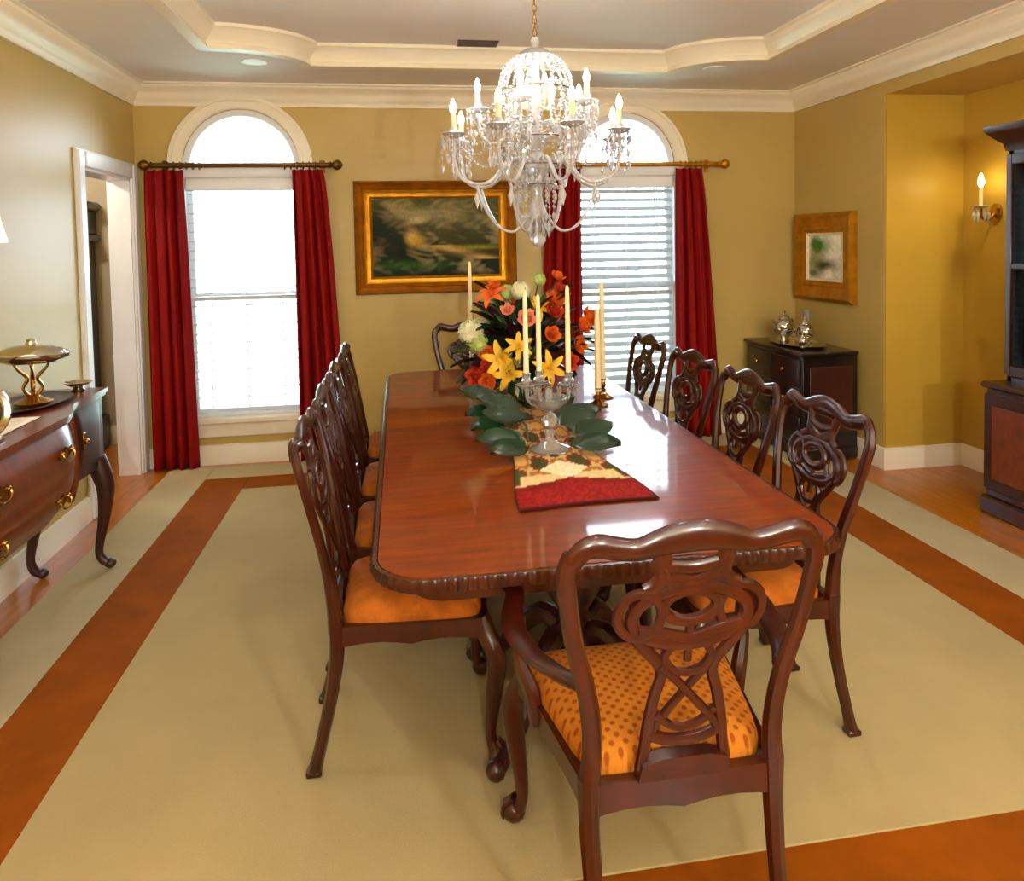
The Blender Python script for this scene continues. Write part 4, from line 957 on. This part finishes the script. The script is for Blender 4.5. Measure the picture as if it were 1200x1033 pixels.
obj('cornice', G().sweep([(.25, UL), (-.15, UL), (-.15, -UL), (.25, -UL)], [(-z_, y_) for z_, y_ in ((-.02, 2.0), (.012, 2.0), (.02, 2.04), (.05, 2.07), (.075, 2.1), (.085, 2.115), (.085, 2.14), (-.02, 2.14))]).box(-.14, .25, -UL+.01, UL-.01, 2.0, 2.14), 'wood', cc)
for k in range(4):
    y0 = -UL+k*UL/2; y1 = y0+UL/2-.003; xx = -.172
    d = obj('glazed_door', G().box(xx, xx+.022, y0, y0+.036, .77, 1.98, .003).box(xx, xx+.022, y1-.036, y1, .77, 1.98, .003).box(xx, xx+.022, y0+.036, y1-.036, .77, .825, .003).box(xx, xx+.022, y0+.036, y1-.036, 1.925, 1.98, .003).box(xx+.004, xx+.018, y0+.036, y1-.036, 1.36, 1.385), 'wood', cc)
    obj('pane', G().box(xx+.009, xx+.013, y0+.036, y1-.036, .825, 1.925), 'pane', d)
for z in (1.15, 1.55): obj('shelf', G().box(-.13, .22, -UL+.03, UL-.03, z, z+.018), 'dark', cc)
# ------------------------------------------------------------------ wall sconce in the niche
sn = thing('wall_sconce', 'lit crystal wall sconce beside the china cabinet', 'sconce', (XN, 4.05, 1.68))
obj('backplate', G().lathe([(.05, 0), (.05, .008), (.03, .016)], 16, sx=.8).add([], []), 'brass', sn).matrix_basis = Matrix.Rotation(R(-90), 4, 'Y') @ Matrix.Diagonal((1.5, 1, 1, 1))
obj('arm', G().tube([(-.01, 0, 0), (-.05, 0, -.04), (-.1, 0, -.03), (-.11, 0, .03)], .008, 8, sub=4), 'brass', sn)
b_ = obj('bobeche', G().lathe([(.01, .03), (.03, .034), (.045, .045), (.04, .048), (.012, .04)], 16, (-.11, 0, 0)), 'glass', sn)
obj('candle_sleeve', G().lathe([(.012, .04), (.012, .16), (.006, .165)], 12, (-.11, 0, 0)), 'wax', sn)
obj('bulb', G().lathe([(.008, .162), (.018, .185), (.019, .2), (.01, .235), (.002, .25)], 12, (-.11, 0, 0)), 'bulb2', sn)
for k in range(7): inst('crystal_drop', dml, sn, Matrix.Translation((-.11+.04*math.cos(k*.9), .04*math.sin(k*.9), .042)))
lamp('niche_fill_spot', 'SPOT', (3.43, 2.6, ZN-.03), 22, (1, .82, .42), .05, (0, 0, 0), spot=140)  # added warm fill for the niche, spots without fixtures
lamp('niche_fill_spot', 'SPOT', (3.43, 3.5, ZN-.03), 18, (1, .82, .42), .05, (0, 0, 0), spot=140)

# ------------------------------------------------------------------ ceiling fixtures
WHERE = dict(zip(CANS[2:], ('over the sideboard', 'over the niche side of the rug', 'middle row by the sideboard wall', 'middle row centre', 'middle row by the niche', 'last row by the sideboard wall', 'last row centre', 'last row by the niche')))
for (x, y), e in zip(CANS, CAN_W):  # far pair is real; the nearer cans are unseen added fill
    intray = TX0+.05 < x < TX1-.05 and TYN < y < 4.4; zc = ZTR if intray else ZC
    lb = 'recessed ceiling light near the %s' % ('far window by the doorway' if (x, y) == CANS[0] else 'far window by the black chest' if (x, y) == CANS[1] else 'near end, added fill, ' + WHERE[(x, y)])
    t = thing('recessed_or_fill_light', lb, 'ceiling light', (x, y, zc), 0, None if y > 4 else 'added fill lights out of view')
    obj('trim_ring', G().lathe([(.05, -.004), (.075, -.006), (.08, 0), (.05, 0)], 24), 'white', t)
    obj('lens', G().lathe([(.001, -.003), (.05, -.003), (.05, -.001)], 24), 'canglow', t)
    lamp('recessed_or_fill_beam', 'SPOT', (x, y, zc-.02), e, WARM, .05, (0, 0, 0), spot=150)
for (x, y, lb) in ((.1, -1.6, 'tall brass uplighter added as fill behind the camera, nearer the sideboard wall'), (1.6, -1.6, 'tall brass uplighter added as fill behind the camera, nearer the niche')):  # unseen uplighters added to brighten the ceiling and walls
    t = thing('fill_uplighter', lb, 'lamp', (x, y, 0))
    obj('base', G().lathe([(.14, 0), (.145, .015), (.05, .03), (.015, .05)], 24), 'brass', t); obj('pole', G().tube([(0, 0, .04), (0, 0, 1.7)], .012, 10), 'brass', t)
    obj('bowl', G().lathe([(.02, 1.69), (.1, 1.72), (.17, 1.79), (.165, 1.795), (.09, 1.73), (.02, 1.71)], 28), 'silver', t)
    obj('bulb', G().ball((0, 0, 1.78), .03, 10, 8), 'wax', t)
    lamp('fill_uplighter_light', 'POINT', (x, y, 1.9), 115, (.97, 1, 1), .06)
v = thing('ceiling_vent', 'dark slotted air vent in the tray ceiling behind the chandelier', 'vent', (.53, 4.665, ZTR))
obj('frame', G().box(-.13, .13, -.065, -.055, -.008, 0).box(-.13, .13, .055, .065, -.008, 0).box(-.13, -.12, -.055, .055, -.008, 0).box(.12, .13, -.055, .055, -.008, 0), 'dark', v)
obj('backing', G().box(-.12, .12, -.055, .055, -.002, 0), 'black', v)
sm = mesh('slat', G().box(-.12, .12, -.004, .004, -.008, -.002), 'dark')
for k in range(7): inst('slat', sm, v, Matrix.Translation((0, -.045+k*.015, 0)))
